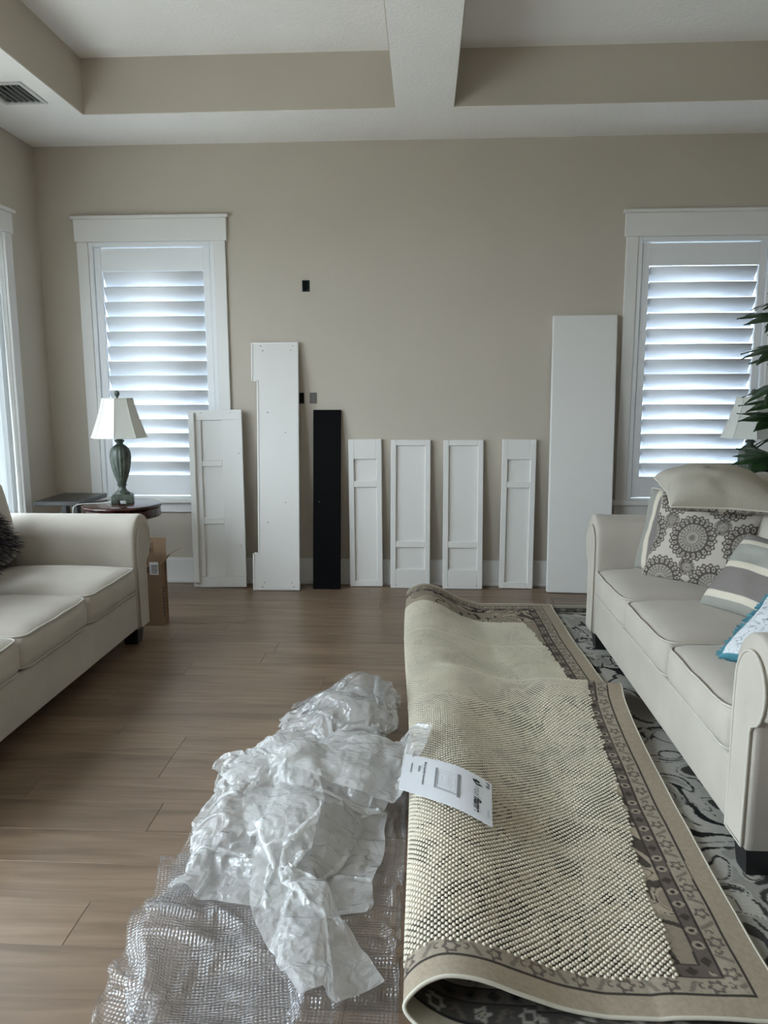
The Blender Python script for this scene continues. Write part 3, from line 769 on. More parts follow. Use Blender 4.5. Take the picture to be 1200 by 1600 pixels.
Ns, Nv = int(1.02/pu), int(2.78/pv)
ii, jj = np.meshgrid(np.arange(Ns), np.arange(-2, Nv+14), indexing='ij'); sel = (ii+jj) % 2 == 0
# seams where pad strips overlap: cells stand a little prouder
ii, jj = ii[sel], jj[sel]
yy = -.985-jj*pv+.12*ii*pu
edge = pad_edge(yy)+.006*(np.abs((yy*13) % 1-.5) > .36)
ss = .10+ii*pu
far_edge = -.985+.06*np.clip((ss-.2)/.8, 0, 1)
ok = (yy < far_edge) & (ss > edge) & (yy > -3.765)
ss, yy = ss[ok], yy[ok]
seam = np.exp(-((yy+1.42-.0*ss)/.010)**2)+np.exp(-((yy+2.36)/.011)**2)
cs = [(-.62, 0), (0, -.62), (.62, 0), (0, .62)]
octo = [(-.60, -.26), (-.26, -.60), (.26, -.60), (.60, -.26), (.60, .26), (.26, .60), (-.26, .60), (-.60, .26)]
lay = []
for (a, b) in octo:
    p, nn = flap_pt(ss+a*pu*.88, yy+b*pv*.88); lay.append(p+nn*(.0003))
for (a, b) in octo:
    p, nn = flap_pt(ss+a*pu*.78, yy+b*pv*.78); lay.append(p+nn*(.0027+.0022*seam)[:, None])
Vp = np.stack(lay, 1).reshape(-1, 3); nb = len(ss)
me = bpy.data.meshes.new('rug_pad')
base = (np.arange(nb)*16)[:, None]
quads = np.array([(k, (k+1) % 8, 8+(k+1) % 8, 8+k) for k in range(8)])
qa = (base[:, :, None]+quads[None]).reshape(-1, 4); oc = base+np.arange(8, 16)[None]
me.vertices.add(len(Vp)); me.vertices.foreach_set('co', Vp.reshape(-1).astype(np.float32))
li = np.concatenate([qa.reshape(-1), oc.reshape(-1)]).astype(np.int32)
me.loops.add(len(li)); me.loops.foreach_set('vertex_index', li)
me.polygons.add(len(qa)+len(oc)); me.polygons.foreach_set('loop_start', np.concatenate([np.arange(len(qa))*4, len(qa)*4+np.arange(len(oc))*8]).astype(np.int32))
me.update(calc_edges=True)
po = link('non_slip_pad', me, 'pad_cream', rug, True); po['kind'] = 'stuff'; po['label'] = 'cream waffle non-slip pad clinging to the rug backing'
# ------------------------------------------------------------------ leaflet lying on the fold
lf = tag(empty('instruction_leaflet', (-.055, -2.96, .14)), 'white assembly instruction leaflet lying on the folded rug', 'leaflet')
O = Vector((-.055, -2.96)); dU = Vector((.2795, -.1425)); dR = Vector((-.017, -.226))    # page up, reading direction
PW, PH = .226, .313
def leaf_pt(a, b, lift=0.):
    """a reading fraction 0..1, b page-up fraction 0..1 -> local point"""
    p = O+dU*b+dR*a; xl, h = float(fold_x(p.y)), float(fold_h(p.y))
    z = .026+h*float(np.mean([np.interp(p.x-xl+k_, [-.1, .05, .11, .19, .29, .4], [.97, 1.0, 1.02, .96, .70, .38]) for k_ in (-.04, -.02, 0, .02, .04)]))+.006*math.sin(a*3+b*2)
    return (p.x+.055, p.y+2.96, z-.14+lift)
n1, n2 = 40, 60
Vt = [leaf_pt(i/(n1-1), j/(n2-1)) for i in range(n1) for j in range(n2)]
Vb = [leaf_pt(i/(n1-1), j/(n2-1), -.0012) for i in range(n1) for j in range(n2)]
nn = n1*n2; Ft = grid_faces(n1, n2)
rim = [i*n2 for i in range(n1)]+[(n1-1)*n2+j for j in range(1, n2)]+[i*n2+n2-1 for i in range(n1-2, -1, -1)]+[j for j in range(n2-2, 0, -1)]
Fs = [(rim[k], rim[(k+1) % len(rim)], nn+rim[(k+1) % len(rim)], nn+rim[k]) for k in range(len(rim))]
mesh('paper_sheet', Vt+Vb, [tuple(reversed(f)) for f in Ft]+[tuple(nn+i for i in f) for f in Ft]+Fs, 'paper', lf)
def page_mesh(name, V2, F, m):
    return mesh(name, [leaf_pt(x/PW, y/PH, .0013) for x, y in V2], F, m, lf)
def page_text(txt, x, y, size, m, shear=0., bold=0., space=1.):
    cu = bpy.data.curves.new('t', 'FONT'); cu.body = txt; cu.size = size; cu.shear = shear; cu.offset = bold; cu.space_character = space
    o = bpy.data.objects.new('t', cu); C.objects.link(o); dg = bpy.context.evaluated_depsgraph_get()
    me = o.evaluated_get(dg).to_mesh(); V2 = [(x+v.co.x, y+v.co.y) for v in me.vertices]; F = [tuple(p.vertices) for p in me.polygons]
    wd = max([p[0] for p in V2])-x
    o.evaluated_get(dg).to_mesh_clear(); bpy.data.objects.remove(o); bpy.data.curves.remove(cu)
    page_mesh('lettering', V2, F, m); return wd
def page_rects(name, rects, m):
    V2, F = [], []
    for x0, y0, x1, y1 in rects:
        nx, ny = max(1, int((x1-x0)/.006)), max(1, int((y1-y0)/.006))      # short pieces follow the curl of the page
        for i in range(nx):
            for j in range(ny):
                xa, xb, ya, yb = x0+(x1-x0)*i/nx, x0+(x1-x0)*(i+1)/nx, y0+(y1-y0)*j/ny, y0+(y1-y0)*(j+1)/ny
                k = len(V2); V2 += [(xa, ya), (xb, ya), (xb, yb), (xa, yb)]; F.append((k, k+1, k+2, k+3))
    page_mesh(name, V2, F, m)
# logo
k = page_text('real', .068, .254, .033, 'print_grey', .22); page_text('flame', .068+k+.002, .254, .033, 'print_black', .22, .0011)
page_mesh('logo_flame', [(.036, .246), (.05, .252), (.062, .262), (.052, .284), (.046, .268), (.036, .274), (.030, .262), (.0455, .256), (.053, .263), (.050, .272), (.045, .263)],
          [(0, 1, 7), (1, 2, 8, 7), (2, 3, 9, 8), (3, 4, 10, 9), (4, 5, 6, 10), (6, 0, 7, 10)], 'print_black')
page_text('5910', .012, .294, .016, 'print_black', 0, .0006)
page_rects('fine_print', [(.155, .299, .19, .302)], 'print_light')
page_text('Mantel Assembly Instructions', .035, .076, .0115, 'print_black', 0, .0002)
page_rects('fine_print', [(.070, .057, .108, .062)], 'print_grey'); page_rects('fine_print', [(.062, .030, .125, .034)], 'print_grey')
# line drawing of the mantel
def frame_rects(x0, y0, x1, y1, t): return [(x0, y0, x1, y0+t), (x0, y1-t, x1, y1), (x0, y0+t, x0+t, y1-t), (x1-t, y0+t, x1, y1-t)]
page_rects('drawing_shelf', [(.052, .196, .174, .206)], 'print_grey'); page_rects('drawing_base', [(.056, .118, .168, .124)], 'print_grey')
page_rects('drawing_side', [(.160, .124, .168, .196)], 'print_light')
page_rects('drawing_lines', frame_rects(.060, .124, .160, .196, .0014)+frame_rects(.074, .126, .144, .168, .0014)+frame_rects(.082, .130, .136, .162, .001)+frame_rects(.066, .174, .09, .190, .001)+frame_rects(.095, .174, .124, .190, .001)+frame_rects(.129, .174, .153, .190, .001)+[(.095, .142, .124, .1435)], 'print_light')

# ------------------------------------------------------------------ end tables, lamps, side table
def round_table(label):
    t = tag(empty('end_table'), label, 'table', 'round cherry end tables')
    lathe('table_top', [(.0, .652), (.235, .652), (.25, .657), (.255, .664), (.25, .671), (.238, .675), (0, .675)], 'cherry', t, 48)
    lathe('apron', [(.0, .59), (.236, .59), (.241, .595), (.241, .652), (0, .652)], 'cherry', t, 48)
    lathe('column', [(0, .08), (.05, .08), (.055, .11), (.03, .16), (.022, .26), (.036, .36), (.04, .42), (.026, .5), (.034, .57), (.05, .6), (0, .6)], 'cherry', t, 24)
    for k in range(3):
        a = PI/2+k*2*PI/3; ca, sa = math.cos(a), math.sin(a)
        tube('foot', [(ca*r_, sa*r_, z) for r_, z in ((.03, .13), (.09, .14), (.15, .09), (.20, .03), (.23, .016))], [.022, .022, .018, .015, .016], 'cherry', t, 8)
    return t
tl = round_table('round cherry wood end table under the green lamp beside the black side table'); tl.location = (-1.957, -.60, 0)
def lamp(label):
    r = tag(empty('table_lamp'), label, 'lamp', 'green urn lamps with cream shades')
    s_ = .069
    boxes('base', [((-s_, -s_, .022), (s_, s_, .05))]+[((x-.024, y-.024, 0), (x+.024, y+.024, .024)) for x in (-s_+.024, s_-.024) for y in (-s_+.024, s_-.024)]+[((-s_*.86, -s_*.86, .048), (s_*.86, s_*.86, .058))], 'lamp_green', r, .004, rot=(0, 0, .32))
    lathe('pedestal', [(.0, .057), (.052, .057), (.05, .066), (.034, .078), (.025, .092), (.0225, .106), (.03, .116), (.032, .12), (0, .12)], 'lamp_green', r, 28)
    flute = lambda a, z: 1-.075*abs(math.sin(a*8))**.7*min(1, max(0, (z-.13)/.05))*min(1, max(0, (.375-z)/.06))
    lathe('urn', [(.0, .119), (.026, .119), (.030, .135), (.042, .17), (.054, .21), (.063, .26), (.0665, .30), (.064, .33), (.055, .355), (.038, .372), (.026, .38), (0, .38)], 'lamp_green', r, 96, flute)
    lathe('neck', [(0, .378), (.022, .378), (.02, .392), (.03, .40), (.031, .406), (.02, .412), (.013, .42), (.012, .47), (0, .47)], 'lamp_green', r, 24)
    lathe('harp', [(0, .44), (.004, .44), (.004, .69), (0, .69)], 'brass_dark', r, 8)
    # panelled bell shade
    prof = [(.176, .425), (.158, .47), (.140, .52), (.122, .575), (.106, .63), (.096, .675)]
    n = 8; V = []; 
    for off in (0, -.0022):
        for pr_, z in prof:
            for k in range(n*3):
                a = 2*PI*k/(n*3); kk = a % (2*PI/n); rr = pr_*math.cos(PI/n)/math.cos(kk-PI/n)
                V.append(((rr+off)*math.cos(a+.2), (rr+off)*math.sin(a+.2), z))
    m_ = n*3; R_ = len(prof); F = []
    for i in range(R_-1):
        for k in range(m_):
            F.append((i*m_+k, i*m_+(k+1) % m_, (i+1)*m_+(k+1) % m_, (i+1)*m_+k)); o_ = R_*m_
            F.append((o_+i*m_+k, o_+(i+1)*m_+k, o_+(i+1)*m_+(k+1) % m_, o_+i*m_+(k+1) % m_))
    for i in (0, R_-1):
        for k in range(m_): F.append((i*m_+k, R_*m_+i*m_+k, R_*m_+i*m_+(k+1) % m_, i*m_+(k+1) % m_))
    sh = mesh('lamp_shade', V, F, 'shade_linen', r)
    for z, rr in ((.426, .1765), (.674, .0965)):
        tube('trim', [((rr*math.cos(PI/n)/math.cos((2*PI*k/48) % (2*PI/n)-PI/n)+.001)*math.cos(2*PI*k/48+.2), (rr*math.cos(PI/n)/math.cos((2*PI*k/48) % (2*PI/n)-PI/n)+.001)*math.sin(2*PI*k/48+.2), z) for k in range(48)], .0025, 'shade_linen', sh, 6, True)
    for k in range(n):
        a = 2*PI*k/n+.2; tube('seam', [((pr_+.0006)*math.cos(a), (pr_+.0006)*math.sin(a), z) for pr_, z in prof], .0014, 'shade_linen', sh, 5)
    boxes('spider', [((-.094, -.0015, .668), (.094, .0015, .671)), ((-.0015, -.094, .668), (.0015, .094, .671))], 'brass_dark', r)
    lathe('finial', [(0, .676), (.009, .676), (.006, .683), (.012, .69), (.017, .702), (.016, .713), (.010, .722), (0, .725)], 'lamp_green', r, 16)
    return r
ll = lamp('green fluted urn lamp with cream panelled shade beside the black side table'); ll.location = (-1.962, -.575, .675)
tube('cord', [(-.05, -.045, .012), (-.12, -.08, .006), (-.19, -.10, .006), (-.245, -.135, .006), (-.265, -.145, -.01), (-.27, -.15, -.06), (-.272, -.15, -.2), (-.27, -.14, -.5)], .0038, 'cord_white', ll, 6)
tr_ = copy_tree(tl); tr_.location = (2.06, -.52, 0); tr_['label'] = 'round cherry wood end table behind the pillows in the corner by the plant'
lr = copy_tree(ll); lr.location = (2.025, -.56, .675); lr.rotation_euler = (0, 0, .39); lr['label'] = 'urn lamp with cream shade half hidden behind the plant leaves'
bt = tag(empty('side_table', (-2.372, -.435, 0)), 'black square side table tucked in the corner behind the lamp', 'table')
box('table_top', (-.155, -.215, .66), (.155, .215, .69), 'black_wood', bt, .004)
for x in (-.02, .055): box('post', (x, -.12, .02), (x+.04, -.07, .66), 'black_wood', bt, .003)
box('base', (-.14, -.2, 0), (.14, .2, .022), 'black_wood', bt, .004)
# ------------------------------------------------------------------ cardboard box
cb = tag(empty('cardboard_box', (-1.56, -1.07, 0)), 'open brown cardboard box standing behind the sofa arm below the shuttered window', 'box')
prism('front_panel', [(-.30, 0), (0, 0), (0, .375), (-.02, .385), (-.032, .42), (-.036, .512), (-.30, .512)], 0, .004, 'cardboard', cb)
box('back_panel', (-.30, .082, 0), (.012, .086, .525), 'cardboard', cb); box('side_panel', (-.004, .004, 0), (0, .082, .375), 'cardboard', cb)
box('side_panel', (-.30, .004, 0), (-.296, .082, .5), 'cardboard', cb); box('bottom_panel', (-.296, .004, .002), (-.004, .082, .006), 'cardboard', cb)
mesh('flap', [(-.002, .004, .373), (-.002, .084, .373), (.045, .082, .428), (.105, .078, .462), (.105, .01, .462), (.045, .006, .428)]+[(-.004, .004, .377), (-.004, .084, .377), (.043, .082, .432), (.104, .078, .466), (.104, .01, .466), (.043, .006, .432)],
     [(0, 1, 2, 5), (5, 2, 3, 4), (6, 11, 8, 7), (11, 10, 9, 8), (4, 3, 9, 10), (0, 5, 11, 6), (5, 4, 10, 11), (1, 7, 8, 2), (2, 8, 9, 3)], 'cardboard_edge', cb)
lb = box('label_sticker', (-.062, -.0008, .315), (-.008, 0, .392), 'label_white', cb)
zz = .324
for wd in (3, 1.5, 2, 4, 1.5, 3, 2, 1.2, 4, 2, 3):
    box('bar', (-.05, -.0014, zz), (-.015, -.0007, zz+wd*.0011), 'print_grey', lb); zz += wd*.0011+.0022
boxes('printed_mark', [((-.082, -.0006, .33), (-.064, 0, .337)), ((-.082, -.0006, .341), (-.064, 0, .348)), ((-.082, -.0006, .352), (-.064, 0, .36)), ((-.082, -.0006, .33), (-.078, 0, .36))], 'print_black', cb)
prism('printed_mark', [(-.062, .48), (-.052, .483), (-.048, .478), (-.049, .455), (-.054, .455), (-.055, .472), (-.062, .474)], -.0006, 0, 'print_black', cb)
boxes('printed_mark', [((0, .03, .05+.021*k), (.0006, .03+(.028 if k % 3 else .02), .063+.021*k)) for k in range(9)], 'print_black', cb)

# ------------------------------------------------------------------ pillows
def pillow(name, wd, ht, th, label, loc, rot, cf, cb_, group=None, n=110, piping=None, front_m='print_fabric', puff=.36, th_back=None):
    """standing pillow: local x width, z height from 0, front faces -y; cf/cb_ colour functions of (x,z) in metres from the centre"""
    r = tag(empty(name, loc, rot), label, 'pillow', group)
    t = np.linspace(-1, 1, n); t = np.sign(t)*(1-(1-np.abs(t))**1.25)
    u, v = np.meshgrid(t, t, indexing='ij')
    pin = .93+.07*np.abs(u*v)**1.2                      # sides pulled in between the corners
    ex = 1-.075*(1-v**2)*0; x = u*wd/2*(1-.085*(1-np.abs(v))**1.0*np.abs(u)); z = v*ht/2*(1-.085*(1-np.abs(u))*np.abs(v))
    prof = ((1-u**2)*(1-v**2)).clip(0)**puff
    wr = .006*NZ[2](u*3+loc[0]*9, v*3+loc[1]*5)*prof
    x = x+.004*NZ[3](v*4+loc[0]*7, u*4); 
    for sg, fn, nm_ in ((-1, cf, 'front_cover'), (1, cb_, 'back_cover')):
        y = sg*((th if sg < 0 or th_back is None else th_back)/2*prof)+wr
        P = np.stack([x, y, z+ht/2], 2)
        c = fn(u*wd/2, v*ht/2)
        np_grid(nm_, P, front_m, r, np.clip(c*(1+.05*NZ[7](u*90, v*90))[..., None], 0, 1), flip=(sg > 0))
    if piping:
        idx = [(i, 0) for i in range(0, n, 4)]+[(n-1, j) for j in range(0, n, 4)]+[(i, n-1) for i in range(n-1, 0, -4)]+[(0, j) for j in range(n-1, 0, -4)]
        tube('piping', [(x[i, j], wr[i, j], z[i, j]+ht/2) for i, j in idx], .0045, piping, r, 6, True)
    return r
def plain(c): return lambda x, z: np.ones(x.shape+(3,))*np.asarray(c)
def med_one(r, th, R):
    q = r/R; pet = 1+.05*np.cos(22*th)
    dark = np.zeros_like(r)
    ring = (q < pet) & (q > .60)
    loop_ = np.hypot((q-.79)/.11, (((th*11/PI) % 1)-.5)/.26); lp = (loop_ < 1) & (loop_ > .45)
    loop2 = np.hypot((q-.93)/.045, (((th*11/PI+.5) % 1)-.5)/.2)
    dark = np.where(ring, 1., dark); dark = np.where(ring & (loop_ < 1), 0., dark); dark = np.where(ring & (loop_ < .55), 1., dark); dark = np.where(ring & (loop2 < 1), 0.15, dark)
    mid = (q <= .60) & (q > .13)
    dark = np.where(mid, .35+.35*(np.cos(22*th) > .1)*(q > .25)+.25*(np.abs((q*9) % 1-.5) < .14), dark)
    dark = np.where(q <= .13, .8, dark)
    return dark.clip(0, 1)
def medallion(x, z, sx=-.02, sz=.01):
    base = np.ones(x.shape+(3,))*np.asarray((.47, .42, .36)); d = np.zeros_like(x); x = x-sx; z = z-sz
    P = .255
    for i in range(-2, 3):
        for j in range(-2, 3):
            cx = i*P+(P/2 if j % 2 else 0); cz = j*P*.86
            r = np.hypot(x-cx, z-cz); d = np.maximum(d, med_one(r, np.arctan2(z-cz, x-cx), .112)*(r < .12))
            cx2, cz2 = cx+P/2, cz+P*.29*1; r = np.hypot(x-cx2, z-cz2+P*0); d = np.maximum(d, med_one(r, np.arctan2(z-cz2, x-cx2), .041)*(r < .045))
            cz3 = cz-P*.29; r = np.hypot(x-cx2, z-cz3)
    return base*(1-d[..., None])+np.asarray((.085, .072, .062))*d[..., None]
def striped(x, z, h=.23):
    c = np.ones(x.shape+(3,))*np.asarray((.21, .195, .18)); t = z
    for a, b, k in ((-h*1.1, -.155, (.30, .295, .26)), (-.155, -.125, (.62, .56, .46)), (-.125, -.01, (.20, .18, .165)), (-.01, .022, (.62, .56, .46)), (.022, .115, (.31, .31, .275)), (.115, .142, (.60, .55, .46)), (.142, .3, (.21, .195, .18))):
        c = over(c, k, ((t >= a) & (t < b)).astype(float))
    return c
def coral(x, z):
    c = np.ones(x.shape+(3,))*np.asarray((.66, .68, .70))
    wx, wz = x*75+1.3*NZ[2](x*40, z*40), z*75+1.3*NZ[3](x*40, z*40); n1_ = NZ[4](wx, wz)
    c = over(c, (.22, .24, .27), (np.abs(n1_) < .13).astype(float)*.8)
    n2_ = NZ[5](x*14, z*14); c = over(c, (.05, .13, .24), ((n2_ > .80)).astype(float))
    c = over(c, (.07, .22, .27), (np.maximum(np.abs(x), np.abs(z)) > .192).astype(float))
    return c
R_ = math.radians
pg = pillow('throw_pillow', .43, .43, .13, 'grey banded pillow with cream piping wedged behind the medallion pillow', (1.225, -1.625, .472), (R_(-15), 0, R_(-56)), lambda x, z: striped(z, x), plain((.25, .24, .22)), 'pillows on the sofa standing on the rug', 60, 'piping_cream')
pm = pillow('throw_pillow', .49, .43, .16, 'cream pillow printed with brown medallions standing on the sofa seat', (1.265, -1.835, .468), (R_(-21), R_(2), R_(-42)), medallion, plain((.44, .40, .34)), 'pillows on the sofa standing on the rug', 170, 'piping_cream')
pt = pillow('throw_pillow', .48, .44, .26, 'plush beige pillow lying on top of the medallion pillow', (1.345, -2.0, .868), (R_(-79), R_(2), R_(-6)), plain((.42, .385, .32)), medallion, 'pillows on the sofa standing on the rug', 130, 'piping_cream', th_back=.11)
ps = pillow('throw_pillow', .43, .38, .20, 'grey and cream striped pillow leaning in the middle of the sofa seat', (1.28, -2.375, .472), (R_(-40), R_(3), R_(-63)), striped, plain((.25, .24, .22)), 'pillows on the sofa standing on the rug', 110, 'piping_cream')
bp = pillow('throw_pillow', .40, .40, .15, 'white coral print pillow with teal fringe tucked against the sofa arm', (1.135, -3.0, .488), (R_(-62), R_(0), R_(-52)), coral, plain((.10, .28, .33)), 'pillows on the sofa standing on the rug', 110, 'teal', th_back=.07)
# fringe
Vf, Ff = [], []; rf = random.Random(5)
for side in range(4):
    for k in range(120):
        t = -.19+.38*k/119; L = rf.uniform(.016, .03); dx, dz = [(0, -1), (1, 0), (0, 1), (-1, 0)][side]
        cx, cz = [(t, -.19), (.19, t), (t, .19), (-.19, t)][side]; y = rf.uniform(-.006, .006); j_ = rf.uniform(-.006, .006)
        b0 = len(Vf); px, pz = -dz, dx
        for q, wv in ((0, .0025), (.5, .0035), (1, .002)):
            for sg in (-1, 1): Vf.append((cx+dx*L*q+px*(sg*wv+j_*q), y+.004*q*rf.uniform(-1, 1)+sg*.001, cz+.2+dz*L*q+pz*(sg*wv+j_*q)))
        Ff += [(b0, b0+1, b0+3, b0+2), (b0+2, b0+3, b0+5, b0+4)]
fr_ = mesh('fringe', Vf, Ff, 'teal', bp); fr_['kind'] = 'stuff'
# furry pillow on the left sofa
fp = pillow('throw_pillow', .42, .42, .14, 'dark shaggy faux fur pillow with reddish tips, alone on its sofa', (-1.985, -2.09, .575), (R_(-20), R_(-27), R_(80)), plain((.03, .026, .026)), plain((.03, .026, .026)), None, 40)
Vf, Ff, Cf = [], [], []
for k in range(5200):
    u, v_ = rf.uniform(-1, 1), rf.uniform(-1, 1); pr_ = ((1-u*u)*(1-v_*v_))**.42
    p = Vector((u*.205, -.07*pr_, v_*.205+.21)); d = Vector((rf.uniform(-.5, .5)+u*.5, -rf.uniform(.5, 1), -rf.uniform(.2, 1.0)+v_*.3)).normalized()
    L = rf.uniform(.03, .06); wv = d.cross(Vector((rf.uniform(-1, 1), rf.uniform(-1, 1), rf.uniform(-1, 1)))).normalized()*.0016
    b0 = len(Vf); Vf += [p-wv, p+wv, p+d*L*.6+wv*.8+Vector((0, 0, -.004)), p+d*L*.6-wv*.8+Vector((0, 0, -.004)), p+d*L+Vector((0, 0, -.012))]
    Ff += [(b0, b0+1, b0+2, b0+3), (b0+3, b0+2, b0+4)]
    base = (.03, .027, .028) if v_ < .1+.3*rf.random() else (.10, .022, .028)
    if rf.random() < .3: base = (.25, .24, .24)
    Cf += [tuple(q*rf.uniform(.7, 1.3) for q in base)]*5
fo = mesh('fur', Vf, Ff, 'fur', fp); fo['kind'] = 'stuff'
ca = fo.data.color_attributes.new('Col', 'FLOAT_COLOR', 'POINT'); ca.data.foreach_set('color', [q for c in Cf for q in (*c, 1)])

# pillows yield where they press on the sofa and on each other
from mathutils.bvhtree import BVHTree
bpy.context.view_layer.update()
def world_co(o):
    a = np.zeros(len(o.data.vertices)*3); o.data.vertices.foreach_get('co', a); m = np.array(o.matrix_world); return a.reshape(-1, 3)@m[:3, :3].T+m[:3, 3]
def set_world(o, W):
    m = np.array(o.matrix_world.inverted()); o.data.vertices.foreach_set('co', (W@m[:3, :3].T+m[:3, 3]).reshape(-1)); o.data.update()
def solid(objs):
    V, F = [], []
    for o in objs:
        k = len(V); V += [tuple(p) for p in world_co(o)]; F += [tuple(i+k for i in p.vertices) for p in o.data.polygons]
    A = np.array(V); return BVHTree.FromPolygons(V, F), A.min(0), A.max(0)
def inside(t, v):
    for dr in (Vector((.013, .021, 1)).normalized(), Vector((1, .017, .011)).normalized()):
        k = 0; o_ = v.copy()
        for _ in range(30):
            h = t.ray_cast(o_, dr)
            if h[0] is None: break
            k += 1; o_ = h[0]+dr*1e-5
        if k % 2 == 0: return False
    return True
def covers(p): return [c for c in p.children if c.name.startswith(('front_cover', 'back_cover'))]
def press(p, solids):
    for o in p.children:
        if o.name.startswith('fur'): continue
        W = world_co(o); ch = False
        for t, lo, hi in solids:
            for i in np.nonzero(((W > lo) & (W < hi)).all(1))[0]:
                v_ = Vector(W[i])
                if inside(t, v_):
                    q = t.find_nearest(v_); d = (q[0]-v_); W[i] = q[0]+d.normalized()*.0008 if d.length > 1e-7 else q[0]; ch = True
        if ch: set_world(o, W)
def soft_parts(sofa_): return [solid([c]) for c in sofa_.children if c.name.startswith(('back_cushion', 'seat_cushion', 'arm'))]
SR = soft_parts(sofa_r)
press(pm, SR); SM = solid(covers(pm))
press(pg, SR+[SM]); SG = solid(covers(pg))
press(ps, SR+[SM]); press(bp, SR); press(fp, soft_parts(sofa_l))
# the top pillow rests on the two pillows under it
sup = {}
for o in covers(pm)+covers(pg):
    for x, y, z in world_co(o):
        k = (int(x//.012), int(y//.012))
        for a in (-1, 0, 1):
            for b in (-1, 0, 1):
                kk = (k[0]+a, k[1]+b)
                if sup.get(kk, 0) < z: sup[kk] = z
press(pt, SR)
fc = [c for c in covers(pt) if c.name.startswith('front')][0]; bc = [c for c in covers(pt) if c.name.startswith('back')][0]
Wf, Wb = world_co(fc), world_co(bc)
Wb[:, 2] = np.maximum(Wb[:, 2], [sup.get((int(x//.012), int(y//.012)), 0)+.003 for x, y, _ in Wb])
Wf[:, 2] = np.maximum(Wf[:, 2], Wb[:, 2]); n_ = 130; edge_ = np.zeros((n_, n_), bool); edge_[0] = edge_[-1] = True; edge_[:, 0] = edge_[:, -1] = True
Wf[edge_.ravel()] = Wb[edge_.ravel()] = np.maximum(Wf[edge_.ravel()], Wb[edge_.ravel()]); set_world(fc, Wf); set_world(bc, Wb)
po_ = [c for c in pt.children if c.name.startswith('piping')][0]; Wp = world_co(po_)
Wp[:, 2] = np.maximum(Wp[:, 2], [sup.get((int(x//.012), int(y//.012)), 0)+.003 for x, y, _ in Wp]); set_world(po_, Wp)

# ------------------------------------------------------------------ plant
pl = tag(empty('potted_plant', (2.16, -.99, 0)), 'tall potted plant with dark green lobed leaves in the room corner', 'plant')
lathe('pot', [(0, 0), (.13, 0), (.14, .02), (.175, .30), (.185, .31), (.185, .34), (.172, .34), (.165, .30), (0, .30)], 'pot', pl, 32)
lathe('soil', [(0, .299), (.166, .299), (.164, .31), (0, .312)], 'soil', pl, 24)
stems = [((0, 0), (.03, .02), 1.95), ((-.05, .03), (-.07, -.01), 1.45), ((.05, -.04), (.04, -.08), 1.2)]
for (a, b), (c, d), h in stems:
    tube('stem', [(a+(c-a)*t+.012*math.sin(t*9), b+(d-b)*t, .30+(h-.30)*t) for t in np.linspace(0, 1, 9)], [.014-.008*t for t in np.linspace(0, 1, 9)], 'stem', pl, 8)
def leaf_mesh(seed):
    g = random.Random(seed); V, F = [], []
    V.append(Vector((0, 0, 0)))
    for k in range(9):
        a = R_(-118+k*29.5); Ll = (.185+.06*math.cos(a))*g.uniform(.88, 1.1); wv = .034*g.uniform(.9, 1.15)
        ax = Vector((math.cos(a), math.sin(a), 0)); sd = Vector((-math.sin(a), math.cos(a), 0))
        prof = [(.06, .55), (.28, .85), (.5, 1.), (.72, .72), (.9, .3), (1., .02)]
        b0 = len(V)
        for t, wd in prof:
            c = ax*(Ll*t); dz = -.05*t*t-.03*abs(a)*t*t*.4
            for sg, lift in ((-1, -.004), (0, .003), (1, -.004)):
                tooth = 1+.25*(1 if (int(t*7) % 2) else -.4)
                V.append(c+sd*(sg*wv*wd*tooth)+Vector((0, 0, dz+lift+.004*g.uniform(-1, 1))))
        for i in range(len(prof)-1):
            for sx in (0, 1):
                p = b0+i*3+sx; F.append((p, p+3, p+4, p+1))
        F.append((0, b0, b0+1)); F.append((0, b0+1, b0+2))
    me = bpy.data.meshes.new('leaf'); me.from_pydata([tuple(v) for v in V], [], F); me.update(); me.materials.append(M['leaf'])
    return me
lms = [leaf_mesh(k) for k in range(4)]
rl = random.Random(11)
LV = []   # (height, azimuth, reach)
for z, az, re in ((1.97, 205, .26), (1.90, 170, .24), (1.79, 190, .32), (1.72, 215, .30), (1.63, 180, .30), (1.58, 205, .32), (1.44, 175, .24), (1.33, 200, .28), (1.24, 185, .30), (1.16, 212, .30), (1.02, 190, .34), (.96, 210, .34)): LV.append((z, az, re))
for k in range(16): LV.append((rl.uniform(.9, 2.0), rl.uniform(-150, 25), rl.uniform(.18, .3)))
for z, az, re in LV:
    a = R_(az+rl.uniform(-6, 6)); d = Vector((math.cos(a), math.sin(a), 0)); b = Vector((.01, 0, z-.10)); e = b+d*re*.62+Vector((0, 0, .10))
    tube('petiole', [b, b.lerp(e, .5)+Vector((0, 0, .03)), e], .0035, 'stem', pl, 5)
    o = bpy.data.objects.new('leaf', rl.choice(lms)); C.objects.link(o); o.parent = pl; o.location = e
    o.rotation_euler = (rl.uniform(-.5, .5), rl.uniform(-.15, .35), a); sc = rl.uniform(.75, 1.0); o.scale = (sc, sc, sc)

